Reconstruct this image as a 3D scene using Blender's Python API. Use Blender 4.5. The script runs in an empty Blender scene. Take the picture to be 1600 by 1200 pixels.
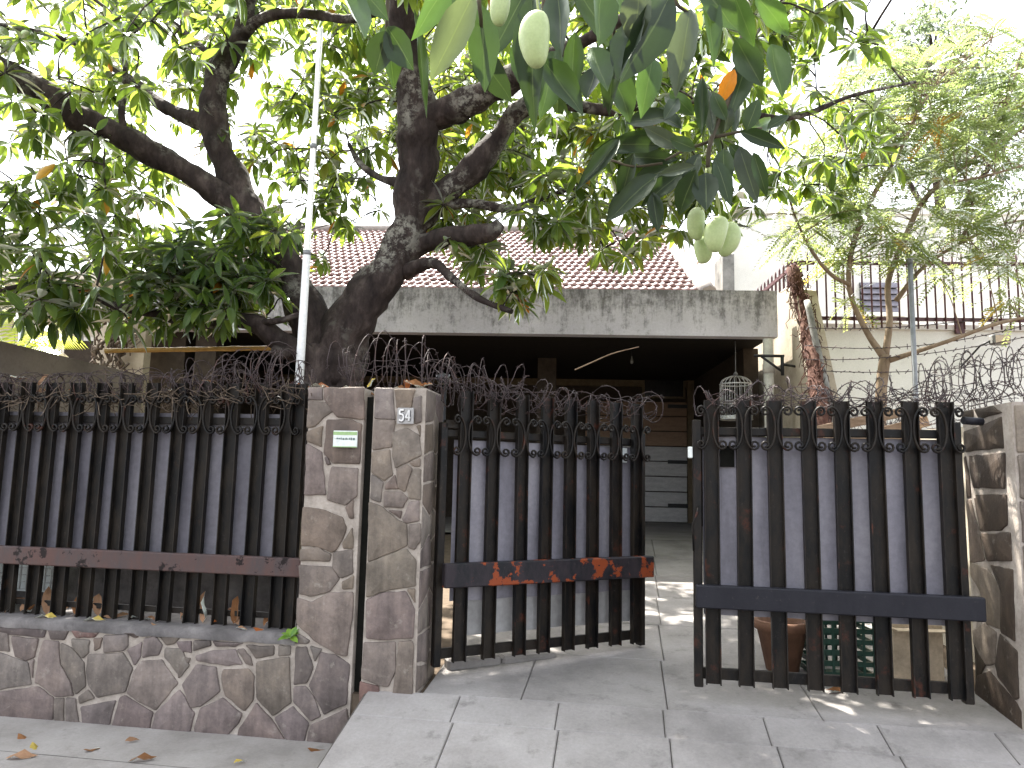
import bpy, math, random
import numpy as np
from mathutils import Vector, Matrix, noise
random.seed(7)
rng = np.random.default_rng(11)
scene = bpy.context.scene
COL = scene.collection
rad = math.radians

# ------------------------------------------------------------------ camera
EYE, FPX = 1.45, 1150.0
YAW, PITCH, ROLL = rad(3.0), rad(6.9), rad(1.3)
FW = Vector((-math.sin(YAW)*math.cos(PITCH), math.cos(YAW)*math.cos(PITCH), math.sin(PITCH)))
_r0 = Vector((math.cos(YAW), math.sin(YAW), 0))
_u0 = _r0.cross(FW)
RT = _r0*math.cos(ROLL) + _u0*math.sin(ROLL)
UP = _u0*math.cos(ROLL) - _r0*math.sin(ROLL)
CAMP = Vector((0, 0, EYE))
cam_data = bpy.data.cameras.new('camera')
cam = bpy.data.objects.new('camera', cam_data)
COL.objects.link(cam)
m = Matrix((RT, UP, -FW)).transposed().to_4x4()
m.translation = CAMP
cam.matrix_world = m
cam_data.sensor_width = 36.0
cam_data.lens = FPX/1600*36
cam_data.clip_start = 0.05
cam_data.clip_end = 1500
scene.camera = cam

# ------------------------------------------------------------------ light
SUN_TO = Vector((-0.28, 0.40, 0.87)).normalized()      # direction towards the sun
elev = math.asin(SUN_TO.z)
world = bpy.data.worlds.new('World')
scene.world = world
world.use_nodes = True
nt = world.node_tree
nt.nodes.clear()
wo = nt.nodes.new('ShaderNodeOutputWorld')
bg = nt.nodes.new('ShaderNodeBackground')
sky = nt.nodes.new('ShaderNodeTexSky')
sky.sky_type = 'NISHITA'
sky.sun_disc = False
sky.sun_elevation = elev
sky.sun_rotation = math.atan2(SUN_TO.x, SUN_TO.y)
sky.air_density = 1.0
sky.dust_density = 3.0
sky.ozone_density = 1.0
hs = nt.nodes.new('ShaderNodeHueSaturation')
hs.inputs['Saturation'].default_value = 0.28
nt.links.new(sky.outputs[0], hs.inputs['Color'])
nt.links.new(hs.outputs[0], bg.inputs[0])
bg.inputs[1].default_value = 0.15
nt.links.new(bg.outputs[0], wo.inputs[0])
sd = bpy.data.lights.new('sun', 'SUN')
sd.energy = 4.5
sd.angle = rad(0.6)
sd.color = (1.0, 0.95, 0.86)
sun = bpy.data.objects.new('sun', sd)
COL.objects.link(sun)
sun.rotation_euler = SUN_TO.to_track_quat('Z', 'Y').to_euler()
sun.location = SUN_TO*60
vs = scene.view_settings
vs.view_transform = 'Standard'
vs.look = 'None'
vs.gamma = 1.0
vs.exposure = 2.45
try:
    vs.use_curve_mapping = False
except Exception:
    pass
scene.render.engine = 'CYCLES'
scene.cycles.max_bounces = 8
scene.cycles.diffuse_bounces = 4
scene.cycles.glossy_bounces = 3
scene.cycles.transmission_bounces = 5
scene.cycles.transparent_max_bounces = 8
scene.cycles.use_denoising = True
scene.cycles.caustics_reflective = False
scene.cycles.caustics_refractive = False
scene.cycles.sample_clamp_indirect = 8

# ------------------------------------------------------------------ frames
KF = -0.102
LF = math.hypot(1, KF)
DS = Vector((1, KF, 0))/LF              # along the street wall
DN = Vector((-KF, 1, 0))/LF             # from the street wall into the yard
OF = Vector((0, 3.961, 0))
ANG_F = math.atan2(KF, 1)

def ray(u, v):
    return FW + RT*((u-800)/FPX) - UP*((v-600)/FPX)
def WY(u, v, Y):
    d = ray(u, v); return CAMP + d*(Y/d.y)
def WX(u, v, X):
    d = ray(u, v); return CAMP + d*(X/d.x)
def WZ(u, v, Z):
    d = ray(u, v); return CAMP + d*((Z-EYE)/d.z)
def WP(u, v, P, N):
    d = ray(u, v); return CAMP + d*((P-CAMP).dot(N)/d.dot(N))
def FLOC(p):
    d = p-OF; return Vector((d.dot(DS), d.dot(DN), p.z))
def F2W(s, n, z):
    return OF + DS*s + DN*n + Vector((0, 0, z))
def FP(u, v, n):
    return FLOC(WP(u, v, OF+DN*n, DN))
def PX(p):
    d = p-CAMP; z = d.dot(FW); return 800+FPX*d.dot(RT)/z, 600-FPX*d.dot(UP)/z

# ------------------------------------------------------------------ materials
def new_mat(name):
    mt = bpy.data.materials.new(name)
    mt.use_nodes = True
    n = mt.node_tree
    n.nodes.clear()
    out = n.nodes.new('ShaderNodeOutputMaterial')
    b = n.nodes.new('ShaderNodeBsdfPrincipled')
    n.links.new(b.outputs[0], out.inputs[0])
    return mt, n, b, out
def N(n, typ, **kw):
    nd = n.nodes.new(typ)
    for k, v in kw.items():
        if k.startswith('i_'):
            key = k[2:]
            nd.inputs[int(key) if key.isdigit() else key].default_value = v
        else:
            setattr(nd, k, v)
    return nd
def coords(n, scale=(1, 1, 1), kind='Object'):
    tc = N(n, 'ShaderNodeTexCoord')
    mp = N(n, 'ShaderNodeMapping')
    mp.inputs['Scale'].default_value = scale
    n.links.new(tc.outputs[kind], mp.inputs[0])
    return mp.outputs[0]
def wcoords(n, scale=(1, 1, 1)):
    g = N(n, 'ShaderNodeNewGeometry')
    mp = N(n, 'ShaderNodeMapping')
    mp.inputs['Scale'].default_value = scale
    n.links.new(g.outputs['Position'], mp.inputs[0])
    return mp.outputs[0]
def tex(n, vec, scale, detail=5, rough=0.6):
    t = N(n, 'ShaderNodeTexNoise')
    t.inputs['Scale'].default_value = scale
    t.inputs['Detail'].default_value = detail
    t.inputs['Roughness'].default_value = rough
    n.links.new(vec, t.inputs['Vector'])
    return t.outputs['Fac']
def ramp(n, fac, stops):
    r = N(n, 'ShaderNodeValToRGB')
    cr = r.color_ramp
    while len(cr.elements) < len(stops):
        cr.elements.new(0.5)
    for e, (p, c) in zip(cr.elements, stops):
        e.position = p
        e.color = (c[0], c[1], c[2], 1) if not isinstance(c, (int, float)) else (c, c, c, 1)
    n.links.new(fac, r.inputs[0])
    return r.outputs[0]
def mix(n, fac, a, b, mode='MIX'):
    mx = N(n, 'ShaderNodeMix', data_type='RGBA', blend_type=mode)
    for sock, val in ((mx.inputs[0], fac), (mx.inputs[6], a), (mx.inputs[7], b)):
        if hasattr(val, 'links'):
            n.links.new(val, sock)
        elif isinstance(val, (int, float)):
            sock.default_value = val
        else:
            sock.default_value = (val[0], val[1], val[2], 1)
    return mx.outputs[2]
def bump(n, b, h, strength=0.3, dist=0.01):
    bp = N(n, 'ShaderNodeBump')
    bp.inputs['Strength'].default_value = strength
    bp.inputs['Distance'].default_value = dist
    n.links.new(h, bp.inputs['Height'])
    n.links.new(bp.outputs[0], b.inputs['Normal'])
def setc(n, b, c):
    if hasattr(c, 'links'):
        n.links.new(c, b.inputs['Base Color'])
    else:
        b.inputs['Base Color'].default_value = (c[0], c[1], c[2], 1)

def mat_noise(name, stops, scale=6, rough=0.8, bs=0.3, bd=0.01, fine=40, spec=0.3, stretch=(1, 1, 1)):
    mt, n, b, _ = new_mat(name)
    v = wcoords(n, stretch)
    f = tex(n, v, scale, 7, 0.65)
    c = ramp(n, f, stops)
    g = tex(n, v, fine, 4, 0.7)
    c2 = mix(n, 0.35, c, ramp(n, g, [(0.25, 0.35), (0.75, 1.0)]), 'MULTIPLY')
    setc(n, b, c2)
    b.inputs['Roughness'].default_value = rough
    b.inputs['Specular IOR Level'].default_value = spec
    bump(n, b, g, bs, bd)
    return mt

def mat_stone():
    mt, n, b, _ = new_mat('crazy_paving_stone')
    oi = N(n, 'ShaderNodeObjectInfo')
    v = wcoords(n)
    f = tex(n, v, 7, 6, 0.65)
    g = tex(n, v, 55, 5, 0.7)
    st = tex(n, wcoords(n, (9, 9, 1.3)), 1.6, 4, 0.6)
    c = mix(n, 0.8, oi.outputs['Color'], ramp(n, f, [(0.30, (0.48, 0.45, 0.43)), (0.5, (0.90, 0.86, 0.84)), (0.70, (1.30, 1.23, 1.14))]), 'MULTIPLY')
    c = mix(n, 0.55, c, ramp(n, st, [(0.34, 0.52), (0.60, 1.12)]), 'MULTIPLY')
    c = mix(n, 0.4, c, ramp(n, g, [(0.3, 0.55), (0.7, 1.25)]), 'MULTIPLY')
    lich = ramp(n, tex(n, v, 17, 5, 0.7), [(0.60, 0.0), (0.72, 0.35)])
    c = mix(n, lich, c, (0.36, 0.33, 0.28))
    setc(n, b, c)
    b.inputs['Roughness'].default_value = 0.72
    b.inputs['Specular IOR Level'].default_value = 0.35
    bump(n, b, mix(n, 0.4, f, g), 0.55, 0.012)
    return mt

def mat_iron(name, base=(0.010, 0.010, 0.012), rust_lo=0.60, rust_hi=0.68, rough=0.42, rustc=(0.10, 0.035, 0.018), coat=(0.035, 0.022, 0.018), fade=0.5):
    mt, n, b, _ = new_mat(name)
    v = wcoords(n)
    oi = N(n, 'ShaderNodeObjectInfo')
    va = N(n, 'ShaderNodeVectorMath', operation='ADD')
    n.links.new(v, va.inputs[0])
    cx = N(n, 'ShaderNodeCombineXYZ')
    mu = N(n, 'ShaderNodeMath', operation='MULTIPLY')
    mu.inputs[1].default_value = 17.0
    n.links.new(oi.outputs['Random'], mu.inputs[0])
    n.links.new(mu.outputs[0], cx.inputs[2])
    n.links.new(cx.outputs[0], va.inputs[1])
    vv = va.outputs[0]
    mps = N(n, 'ShaderNodeMapping'); mps.inputs['Scale'].default_value = (1.6, 1.6, 0.55); n.links.new(vv, mps.inputs[0])
    stain = tex(n, mps.outputs[0], 6, 8, 0.75)
    c = mix(n, ramp(n, stain, [(0.40, 0.0), (0.60, fade)]), base, coat)
    rf = ramp(n, tex(n, vv, 8, 8, 0.68), [(rust_lo, 0.0), (rust_hi, 1.0)])
    c = mix(n, rf, c, rustc)
    dust = ramp(n, tex(n, vv, 38, 5, 0.75), [(0.60, 0.0), (0.74, 0.4)])
    c = mix(n, dust, c, (0.10, 0.085, 0.08))
    setc(n, b, c)
    rr = N(n, 'ShaderNodeMath', operation='MULTIPLY_ADD')
    n.links.new(stain, rr.inputs[0]); rr.inputs[1].default_value = 0.5; rr.inputs[2].default_value = rough-0.22
    n.links.new(rr.outputs[0], b.inputs['Roughness'])
    b.inputs['Specular IOR Level'].default_value = 0.20
    bump(n, b, tex(n, vv, 90, 4, 0.7), 0.25, 0.003)
    return mt

def mat_leaf(name, mode, green, back, yel=None, trans=0.42, gloss=0.35, ior=1.30):
    """mode 'attr' reads a per-leaf tint from the mesh, 'obj' uses the object's colour"""
    mt = bpy.data.materials.new(name)
    mt.use_nodes = True
    n = mt.node_tree
    n.nodes.clear()
    out = N(n, 'ShaderNodeOutputMaterial')
    if mode == 'attr':
        at = N(n, 'ShaderNodeAttribute', attribute_name='tint')
        t = at.outputs['Fac']
        stops = [(0.0, [x*0.55 for x in green]), (0.45, green), (0.85, [green[0]*1.9, green[1]*1.5, green[2]*0.9])]
        if yel:
            stops += [(0.93, yel), (1.0, [yel[0]*1.15, yel[1]*0.75, yel[2]*0.6])]
        col = ramp(n, t, stops)
        bs2 = [(0.0, [x*0.7 for x in back]), (0.5, back), (0.85, [back[0]*1.25, back[1]*1.1, back[2]])]
        if yel:
            bs2 += [(0.93, [yel[0]*1.3, yel[1]*1.1, yel[2]]), (1.0, [yel[0]*1.3, yel[1]*0.8, yel[2]*0.6])]
        tcol = ramp(n, t, bs2)
    else:
        oi = N(n, 'ShaderNodeObjectInfo')
        col = oi.outputs['Color']
        tcol = mix(n, 1.0, oi.outputs['Color'], (2.8, 2.8, 1.3), 'MULTIPLY') if mode == 'obj' else mix(n, 1.0, oi.outputs['Color'], (1.2, 1.1, 1.0), 'MULTIPLY')
        uv = N(n, 'ShaderNodeTexCoord')
        sep = N(n, 'ShaderNodeSeparateXYZ')
        n.links.new(uv.outputs['UV'], sep.inputs[0])
        a1 = N(n, 'ShaderNodeMath', operation='SUBTRACT'); a1.inputs[1].default_value = 0.5
        n.links.new(sep.outputs[0], a1.inputs[0])
        a2 = N(n, 'ShaderNodeMath', operation='ABSOLUTE'); n.links.new(a1.outputs[0], a2.inputs[0])
        rib = ramp(n, a2.outputs[0], [(0.0, 0.7), (0.035, 0.0)])
        col = mix(n, rib, col, (0.16, 0.20, 0.08)) if mode == 'obj' else col
        vn = tex(n, coords(n, (2, 2, 2)), 3.0, 4)
        col = mix(n, 0.5, col, ramp(n, vn, [(0.3, 0.6), (0.7, 1.3)]), 'MULTIPLY')
    d = N(n, 'ShaderNodeBsdfDiffuse'); n.links.new(col, d.inputs[0])
    tr = N(n, 'ShaderNodeBsdfTranslucent'); n.links.new(tcol, tr.inputs[0])
    g = N(n, 'ShaderNodeBsdfGlossy'); g.inputs['Roughness'].default_value = gloss
    g.inputs[0].default_value = (0.9, 0.95, 0.9, 1)
    m1 = N(n, 'ShaderNodeMixShader'); m1.inputs[0].default_value = trans
    n.links.new(d.outputs[0], m1.inputs[1]); n.links.new(tr.outputs[0], m1.inputs[2])
    m2 = N(n, 'ShaderNodeMixShader')
    fr = N(n, 'ShaderNodeFresnel'); fr.inputs[0].default_value = ior
    n.links.new(fr.outputs[0], m2.inputs[0])
    n.links.new(m1.outputs[0], m2.inputs[1]); n.links.new(g.outputs[0], m2.inputs[2])
    n.links.new(m2.outputs[0], out.inputs[0])
    return mt

def mat_panel(nm='grey_sheet', kk=1.0):
    mt, n, b, _ = new_mat(nm)
    v = wcoords(n, (3, 3, 0.7))
    f = tex(n, v, 1.8, 4, 0.6)
    g = tex(n, wcoords(n), 30, 5, 0.7)
    c = ramp(n, f, [(0.3, (0.155*kk, 0.148*kk, 0.175*kk)), (0.5, (0.225*kk, 0.215*kk, 0.25*kk)), (0.72, (0.30*kk, 0.285*kk, 0.315*kk))])
    c = mix(n, 0.3, c, ramp(n, g, [(0.35, 0.5), (0.65, 1.2)]), 'MULTIPLY')
    dr = ramp(n, tex(n, wcoords(n, (14, 14, 0.8)), 1.5, 5, 0.7), [(0.60, 0.0), (0.78, 0.45)])
    c = mix(n, dr, c, (0.12, 0.10, 0.10))
    setc(n, b, c)
    b.inputs['Roughness'].default_value = 0.5
    b.inputs['Specular IOR Level'].default_value = 0.4
    bump(n, b, f, 0.2, 0.02)
    return mt

def mat_concrete(name, lo, mid, hi, stain=(0.10, 0.095, 0.09), st=0.5, rough=0.85, sc=2.2):
    mt, n, b, _ = new_mat(name)
    v = wcoords(n)
    f = tex(n, v, sc, 8, 0.62)
    g = tex(n, v, 60, 5, 0.75)
    c = ramp(n, f, [(0.3, lo), (0.5, mid), (0.72, hi)])
    c = mix(n, 0.35, c, ramp(n, g, [(0.3, 0.6), (0.7, 1.2)]), 'MULTIPLY')
    s2 = ramp(n, tex(n, v, 6.5, 8, 0.72), [(0.56, 0.0), (0.72, st)])
    c = mix(n, s2, c, stain)
    oi = N(n, 'ShaderNodeObjectInfo')
    c = mix(n, 0.25, c, ramp(n, oi.outputs['Random'], [(0.0, 0.72), (1.0, 1.15)]), 'MULTIPLY')
    setc(n, b, c)
    b.inputs['Roughness'].default_value = rough
    b.inputs['Specular IOR Level'].default_value = 0.3
    bump(n, b, g, 0.35, 0.004)
    return mt

def mat_fascia():
    mt, n, b, _ = new_mat('weathered_fascia_concrete')
    v = wcoords(n)
    base = ramp(n, tex(n, v, 1.6, 6, 0.6), [(0.3, (0.48, 0.465, 0.51)), (0.7, (0.63, 0.61, 0.66))])
    streak = tex(n, wcoords(n, (9.5, 9.5, 1.6)), 1.3, 10, 0.78)
    blot = tex(n, v, 8.5, 10, 0.82)
    mm = N(n, 'ShaderNodeMath', operation='ADD')
    n.links.new(streak, mm.inputs[0]); n.links.new(blot, mm.inputs[1])
    g = N(n, 'ShaderNodeNewGeometry'); sp = N(n, 'ShaderNodeSeparateXYZ')
    n.links.new(g.outputs['Position'], sp.inputs[0])
    mr = N(n, 'ShaderNodeMapRange'); mr.inputs[1].default_value = 3.05; mr.inputs[2].default_value = 3.55
    mr.inputs[3].default_value = -0.10; mr.inputs[4].default_value = 0.13
    n.links.new(sp.outputs[2], mr.inputs[0])
    m2 = N(n, 'ShaderNodeMath', operation='ADD'); n.links.new(mm.outputs[0], m2.inputs[0]); n.links.new(mr.outputs[0], m2.inputs[1])
    sf = ramp(n, m2.outputs[0], [(0.0, 0.0), (1.0, 1.0)])
    mr2 = N(n, 'ShaderNodeMapRange'); mr2.inputs[1].default_value = 0.95; mr2.inputs[2].default_value = 1.2; mr2.inputs[4].default_value = 0.8
    n.links.new(m2.outputs[0], mr2.inputs[0])
    c = mix(n, mr2.outputs[0], base, (0.075, 0.072, 0.070))
    fn = tex(n, v, 45, 5, 0.75)
    c = mix(n, 0.35, c, ramp(n, fn, [(0.3, 0.55), (0.7, 1.2)]), 'MULTIPLY')
    setc(n, b, c)
    b.inputs['Roughness'].default_value = 0.9
    bump(n, b, fn, 0.3, 0.006)
    return mt

def mat_bark():
    mt, n, b, _ = new_mat('mango_bark')
    v = wcoords(n, (1, 1, 0.45))
    f = tex(n, v, 9, 8, 0.7)
    vo = N(n, 'ShaderNodeTexVoronoi'); vo.inputs['Scale'].default_value = 26
    n.links.new(v, vo.inputs['Vector'])
    c = ramp(n, f, [(0.32, (0.012, 0.0085, 0.008)), (0.52, (0.034, 0.025, 0.0225)), (0.74, (0.100, 0.077, 0.068))])
    big = ramp(n, tex(n, wcoords(n), 2.3, 3, 0.5), [(0.50, 0.0), (0.60, 1.0)])
    lich = mix(n, 1.0, ramp(n, tex(n, wcoords(n), 15, 8, 0.8), [(0.47, 0.0), (0.56, 0.85)]), big, 'MULTIPLY')
    c = mix(n, lich, c, (0.22, 0.21, 0.18))
    setc(n, b, c)
    b.inputs['Roughness'].default_value = 0.88
    b.inputs['Specular IOR Level'].default_value = 0.2
    bump(n, b, mix(n, 0.5, f, vo.outputs['Distance']), 0.9, 0.02)
    return mt

def mat_plain(name, c, rough=0.6, spec=0.4, var=0.25, scale=14, bs=0.1):
    return mat_noise(name, [(0.3, [x*(1-var) for x in c]), (0.7, [min(1, x*(1+var)) for x in c])], scale, rough, bs, 0.004, 60, spec)

M = {}
M['stone'] = mat_stone()
M['mortar'] = mat_noise('mortar', [(0.3, (0.25, 0.215, 0.185)), (0.55, (0.40, 0.35, 0.305)), (0.75, (0.52, 0.46, 0.41))], 9, 0.9, 0.5, 0.006, 70)
M['coping'] = mat_concrete('coping_cement', (0.06, 0.055, 0.054), (0.115, 0.106, 0.104), (0.20, 0.185, 0.18), (0.035, 0.032, 0.03), 0.65, sc=5)
M['iron'] = mat_iron('black_iron', (0.004, 0.004, 0.0045), 0.59, 0.68, 0.45, (0.060, 0.020, 0.012), (0.022, 0.0165, 0.012), 0.9)
M['iron_fence'] = mat_iron('weathered_fence_iron', (0.0045, 0.0043, 0.0045), 0.61, 0.74, 0.5, (0.035, 0.019, 0.011), (0.022, 0.017, 0.0125), 0.9)
M['rail_rusty'] = mat_iron('rusty_rail', (0.060, 0.046, 0.046), 0.575, 0.60, 0.55, (0.010, 0.006, 0.006), (0.085, 0.048, 0.042), 0.95)
M['rail_patch'] = mat_iron('rail_with_red_rust', (0.011, 0.012, 0.015), 0.545, 0.565, 0.42, (0.21, 0.045, 0.016), (0.04, 0.03, 0.035), 0.6)
M['rail_black'] = mat_iron('dark_painted_rail', (0.012, 0.012, 0.017), 0.80, 0.9, 0.42, (0.08, 0.04, 0.03), (0.018, 0.018, 0.023), 0.6)
M['panel'] = mat_panel('grey_sheet', 1.15)
M['panel_dark'] = mat_panel('dull_grey_sheet', 0.78)
M['panel_white'] = mat_noise('dirty_white_sheet', [(0.3, (0.32, 0.31, 0.30)), (0.7, (0.52, 0.51, 0.51))], 4, 0.6, 0.15, 0.01, 30)
M['slab'] = mat_concrete('driveway_concrete', (0.155, 0.144, 0.137), (0.250, 0.233, 0.223), (0.320, 0.301, 0.290), (0.10, 0.092, 0.085), 0.65, sc=1.7)
M['joint'] = mat_plain('joint_dirt', (0.11, 0.10, 0.09), 0.95, 0.1)
M['gap'] = mat_plain('gap_shade_dark', (0.012, 0.012, 0.010), 0.95, 0.1)  # near-black: shade in the pillar gap and hand hole put into colour
M['sidewalk'] = mat_concrete('sidewalk_concrete', (0.19, 0.175, 0.162), (0.26, 0.243, 0.228), (0.32, 0.302, 0.287), (0.125, 0.113, 0.102), 0.6, sc=2.4)
M['asphalt'] = mat_plain('asphalt', (0.06, 0.058, 0.056), 0.9, 0.2)
M['earth'] = mat_plain('yard_earth', (0.13, 0.10, 0.075), 0.95, 0.1)
M['fascia'] = mat_fascia()
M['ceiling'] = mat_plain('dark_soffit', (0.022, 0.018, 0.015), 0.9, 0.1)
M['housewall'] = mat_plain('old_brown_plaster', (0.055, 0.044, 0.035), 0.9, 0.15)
M['lintel'] = mat_plain('beige_lintel', (0.16, 0.125, 0.08), 0.85, 0.2)
M['sidewall'] = mat_concrete('stained_cream_plaster', (0.30, 0.25, 0.18), (0.46, 0.40, 0.31), (0.56, 0.50, 0.40), (0.13, 0.11, 0.085), 0.55)
M['partywall'] = mat_concrete('brown_grey_render', (0.10, 0.085, 0.07), (0.17, 0.145, 0.12), (0.22, 0.19, 0.155), (0.07, 0.055, 0.045), 0.6)
M['cream'] = mat_concrete('cream_paint', (0.58, 0.53, 0.44), (0.66, 0.61, 0.52), (0.70, 0.66, 0.57), (0.45, 0.40, 0.32), 0.3)
M['white_wall'] = mat_concrete('white_paint_wall', (0.66, 0.65, 0.60), (0.74, 0.73, 0.68), (0.78, 0.77, 0.73), (0.5, 0.49, 0.44), 0.25)
M['mossy'] = mat_concrete('mossy_grey_concrete', (0.10, 0.10, 0.09), (0.22, 0.215, 0.20), (0.33, 0.32, 0.30), (0.05, 0.05, 0.045), 0.7, sc=4)
M['tile'] = mat_noise('clay_roof_tile', [(0.3, (0.20, 0.105, 0.095)), (0.55, (0.36, 0.245, 0.225)), (0.76, (0.54, 0.46, 0.43))], 7, 0.42, 0.3, 0.006, 30, 0.6)
M['ridge'] = mat_noise('pale_ridge_mortar', [(0.3, (0.24, 0.21, 0.19)), (0.7, (0.40, 0.36, 0.33))], 7, 0.8)
M['bark'] = mat_bark()
M['bark_pale'] = mat_noise('pale_bark', [(0.3, (0.17, 0.12, 0.075)), (0.7, (0.33, 0.25, 0.17))], 12, 0.85, 0.5, 0.01, 50, stretch=(1, 1, .4))
M['twig'] = mat_plain('green_brown_twig', (0.075, 0.062, 0.04), 0.8, 0.2)
M['leaf_attr'] = mat_leaf('mango_foliage', 'attr', (0.044, 0.084, 0.022), (0.35, 0.50, 0.065), (0.42, 0.23, 0.03), 0.48, 0.42, 1.22)
M['leaf_obj'] = mat_leaf('mango_leaf', 'obj', None, None, None, 0.22, 0.40, 1.34)
M['feather'] = mat_leaf('feathery_leaflets', 'attr', (0.082, 0.118, 0.048), (0.33, 0.42, 0.14), (0.44, 0.35, 0.08), 0.5, 0.6, 1.1)
M['farleaf'] = mat_leaf('far_foliage', 'attr', (0.065, 0.092, 0.060), (0.24, 0.31, 0.15), (0.40, 0.30, 0.06), 0.45, 0.6, 1.15)  # lens haze put into this paler grey green
M['palm'] = mat_leaf('palm_leaf', 'attr', (0.16, 0.24, 0.03), (0.50, 0.58, 0.06), None, 0.5, 0.4)
M['dry'] = mat_leaf('dry_leaf', 'dry', None, None, None, 0.25, 0.7, 1.10)
M['mango'] = mat_noise('green_mango_skin', [(0.3, (0.33, 0.42, 0.165)), (0.7, (0.43, 0.51, 0.24))], 16, 0.42, 0.06, 0.002, 160, 0.4)
M['stalk'] = mat_plain('pale_green_stalk', (0.34, 0.40, 0.15), 0.6)
M['wire'] = mat_iron('rusty_wire', (0.045, 0.034, 0.037), 0.55, 0.7, 0.6, (0.10, 0.045, 0.034), (0.085, 0.064, 0.062), 0.8)
M['white_paint'] = mat_plain('white_pole_paint', (0.74, 0.74, 0.73), 0.45, 0.4, 0.06)
M['bamboo'] = mat_noise('yellow_bamboo', [(0.3, (0.45, 0.25, 0.06)), (0.7, (0.62, 0.40, 0.12))], 10, 0.5)
M['grey_steel'] = mat_plain('grey_steel', (0.20, 0.21, 0.22), 0.5, 0.4)
M['maroon'] = mat_plain('maroon_painted_steel', (0.085, 0.032, 0.035), 0.5, 0.4)
M['creeper'] = mat_noise('dry_creeper', [(0.3, (0.045, 0.020, 0.015)), (0.55, (0.11, 0.050, 0.036)), (0.75, (0.20, 0.12, 0.09))], 16, 0.95, 0.5, 0.02, 60)
M['creeper_grey'] = mat_noise('grey_roots', [(0.3, (0.05, 0.036, 0.026)), (0.7, (0.20, 0.15, 0.11))], 12, 0.9, 0.5, 0.01, 50)
M['louver'] = mat_plain('grey_louver', (0.20, 0.19, 0.23), 0.6)
M['window_dark'] = mat_plain('dark_window_glass', (0.025, 0.025, 0.028), 0.15, 0.6)
M['wood_orange'] = mat_noise('faded_orange_board', [(0.3, (0.24, 0.155, 0.105)), (0.7, (0.33, 0.22, 0.15))], 5, 0.7, stretch=(1, 1, 4))
M['wood_white'] = mat_noise('whitewashed_board', [(0.3, (0.42, 0.41, 0.41)), (0.7, (0.60, 0.59, 0.58))], 5, 0.7, stretch=(1, 1, 4))
M['wood'] = mat_noise('old_timber', [(0.3, (0.16, 0.10, 0.06)), (0.7, (0.38, 0.27, 0.18))], 7, 0.8, stretch=(1, 1, 4))
M['black'] = mat_plain('black_iron_fitting', (0.012, 0.012, 0.013), 0.5)
M['clay'] = mat_plain('terracotta', (0.17, 0.085, 0.05), 0.8)
M['crate'] = mat_plain('green_plastic', (0.008, 0.045, 0.030), 0.4)
M['boxcream'] = mat_plain('cream_box', (0.52, 0.42, 0.30), 0.8)
M['plate'] = mat_noise('grey_number_plate', [(0.3, (0.30, 0.29, 0.29)), (0.7, (0.44, 0.43, 0.42))], 30, 0.6)
M['digit'] = mat_plain('pale_numerals', (0.66, 0.65, 0.64), 0.5)
M['digit_outline'] = mat_plain('dark_numeral_outline', (0.10, 0.095, 0.10), 0.6)  # dark outline set behind each numeral
M['sign_white'] = mat_plain('white_notice', (0.72, 0.76, 0.74), 0.35, 0.5, 0.04)
M['sign_green'] = mat_plain('green_print', (0.30, 0.45, 0.20), 0.4, 0.4, 0.05)
M['sign_ink'] = mat_plain('dark_print', (0.12, 0.17, 0.16), 0.5)
M['pvc'] = mat_plain('old_pvc', (0.50, 0.48, 0.43), 0.5)
M['cage'] = mat_plain('white_wire', (0.62, 0.63, 0.62), 0.5)
M['glass'] = mat_plain('frosted_bulb', (0.16, 0.16, 0.15), 0.2, 0.6, 0.05)
M['weed'] = mat_leaf('weed_leaf', 'attr', (0.10, 0.22, 0.04), (0.35, 0.55, 0.08), None, 0.4, 0.4)

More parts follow.
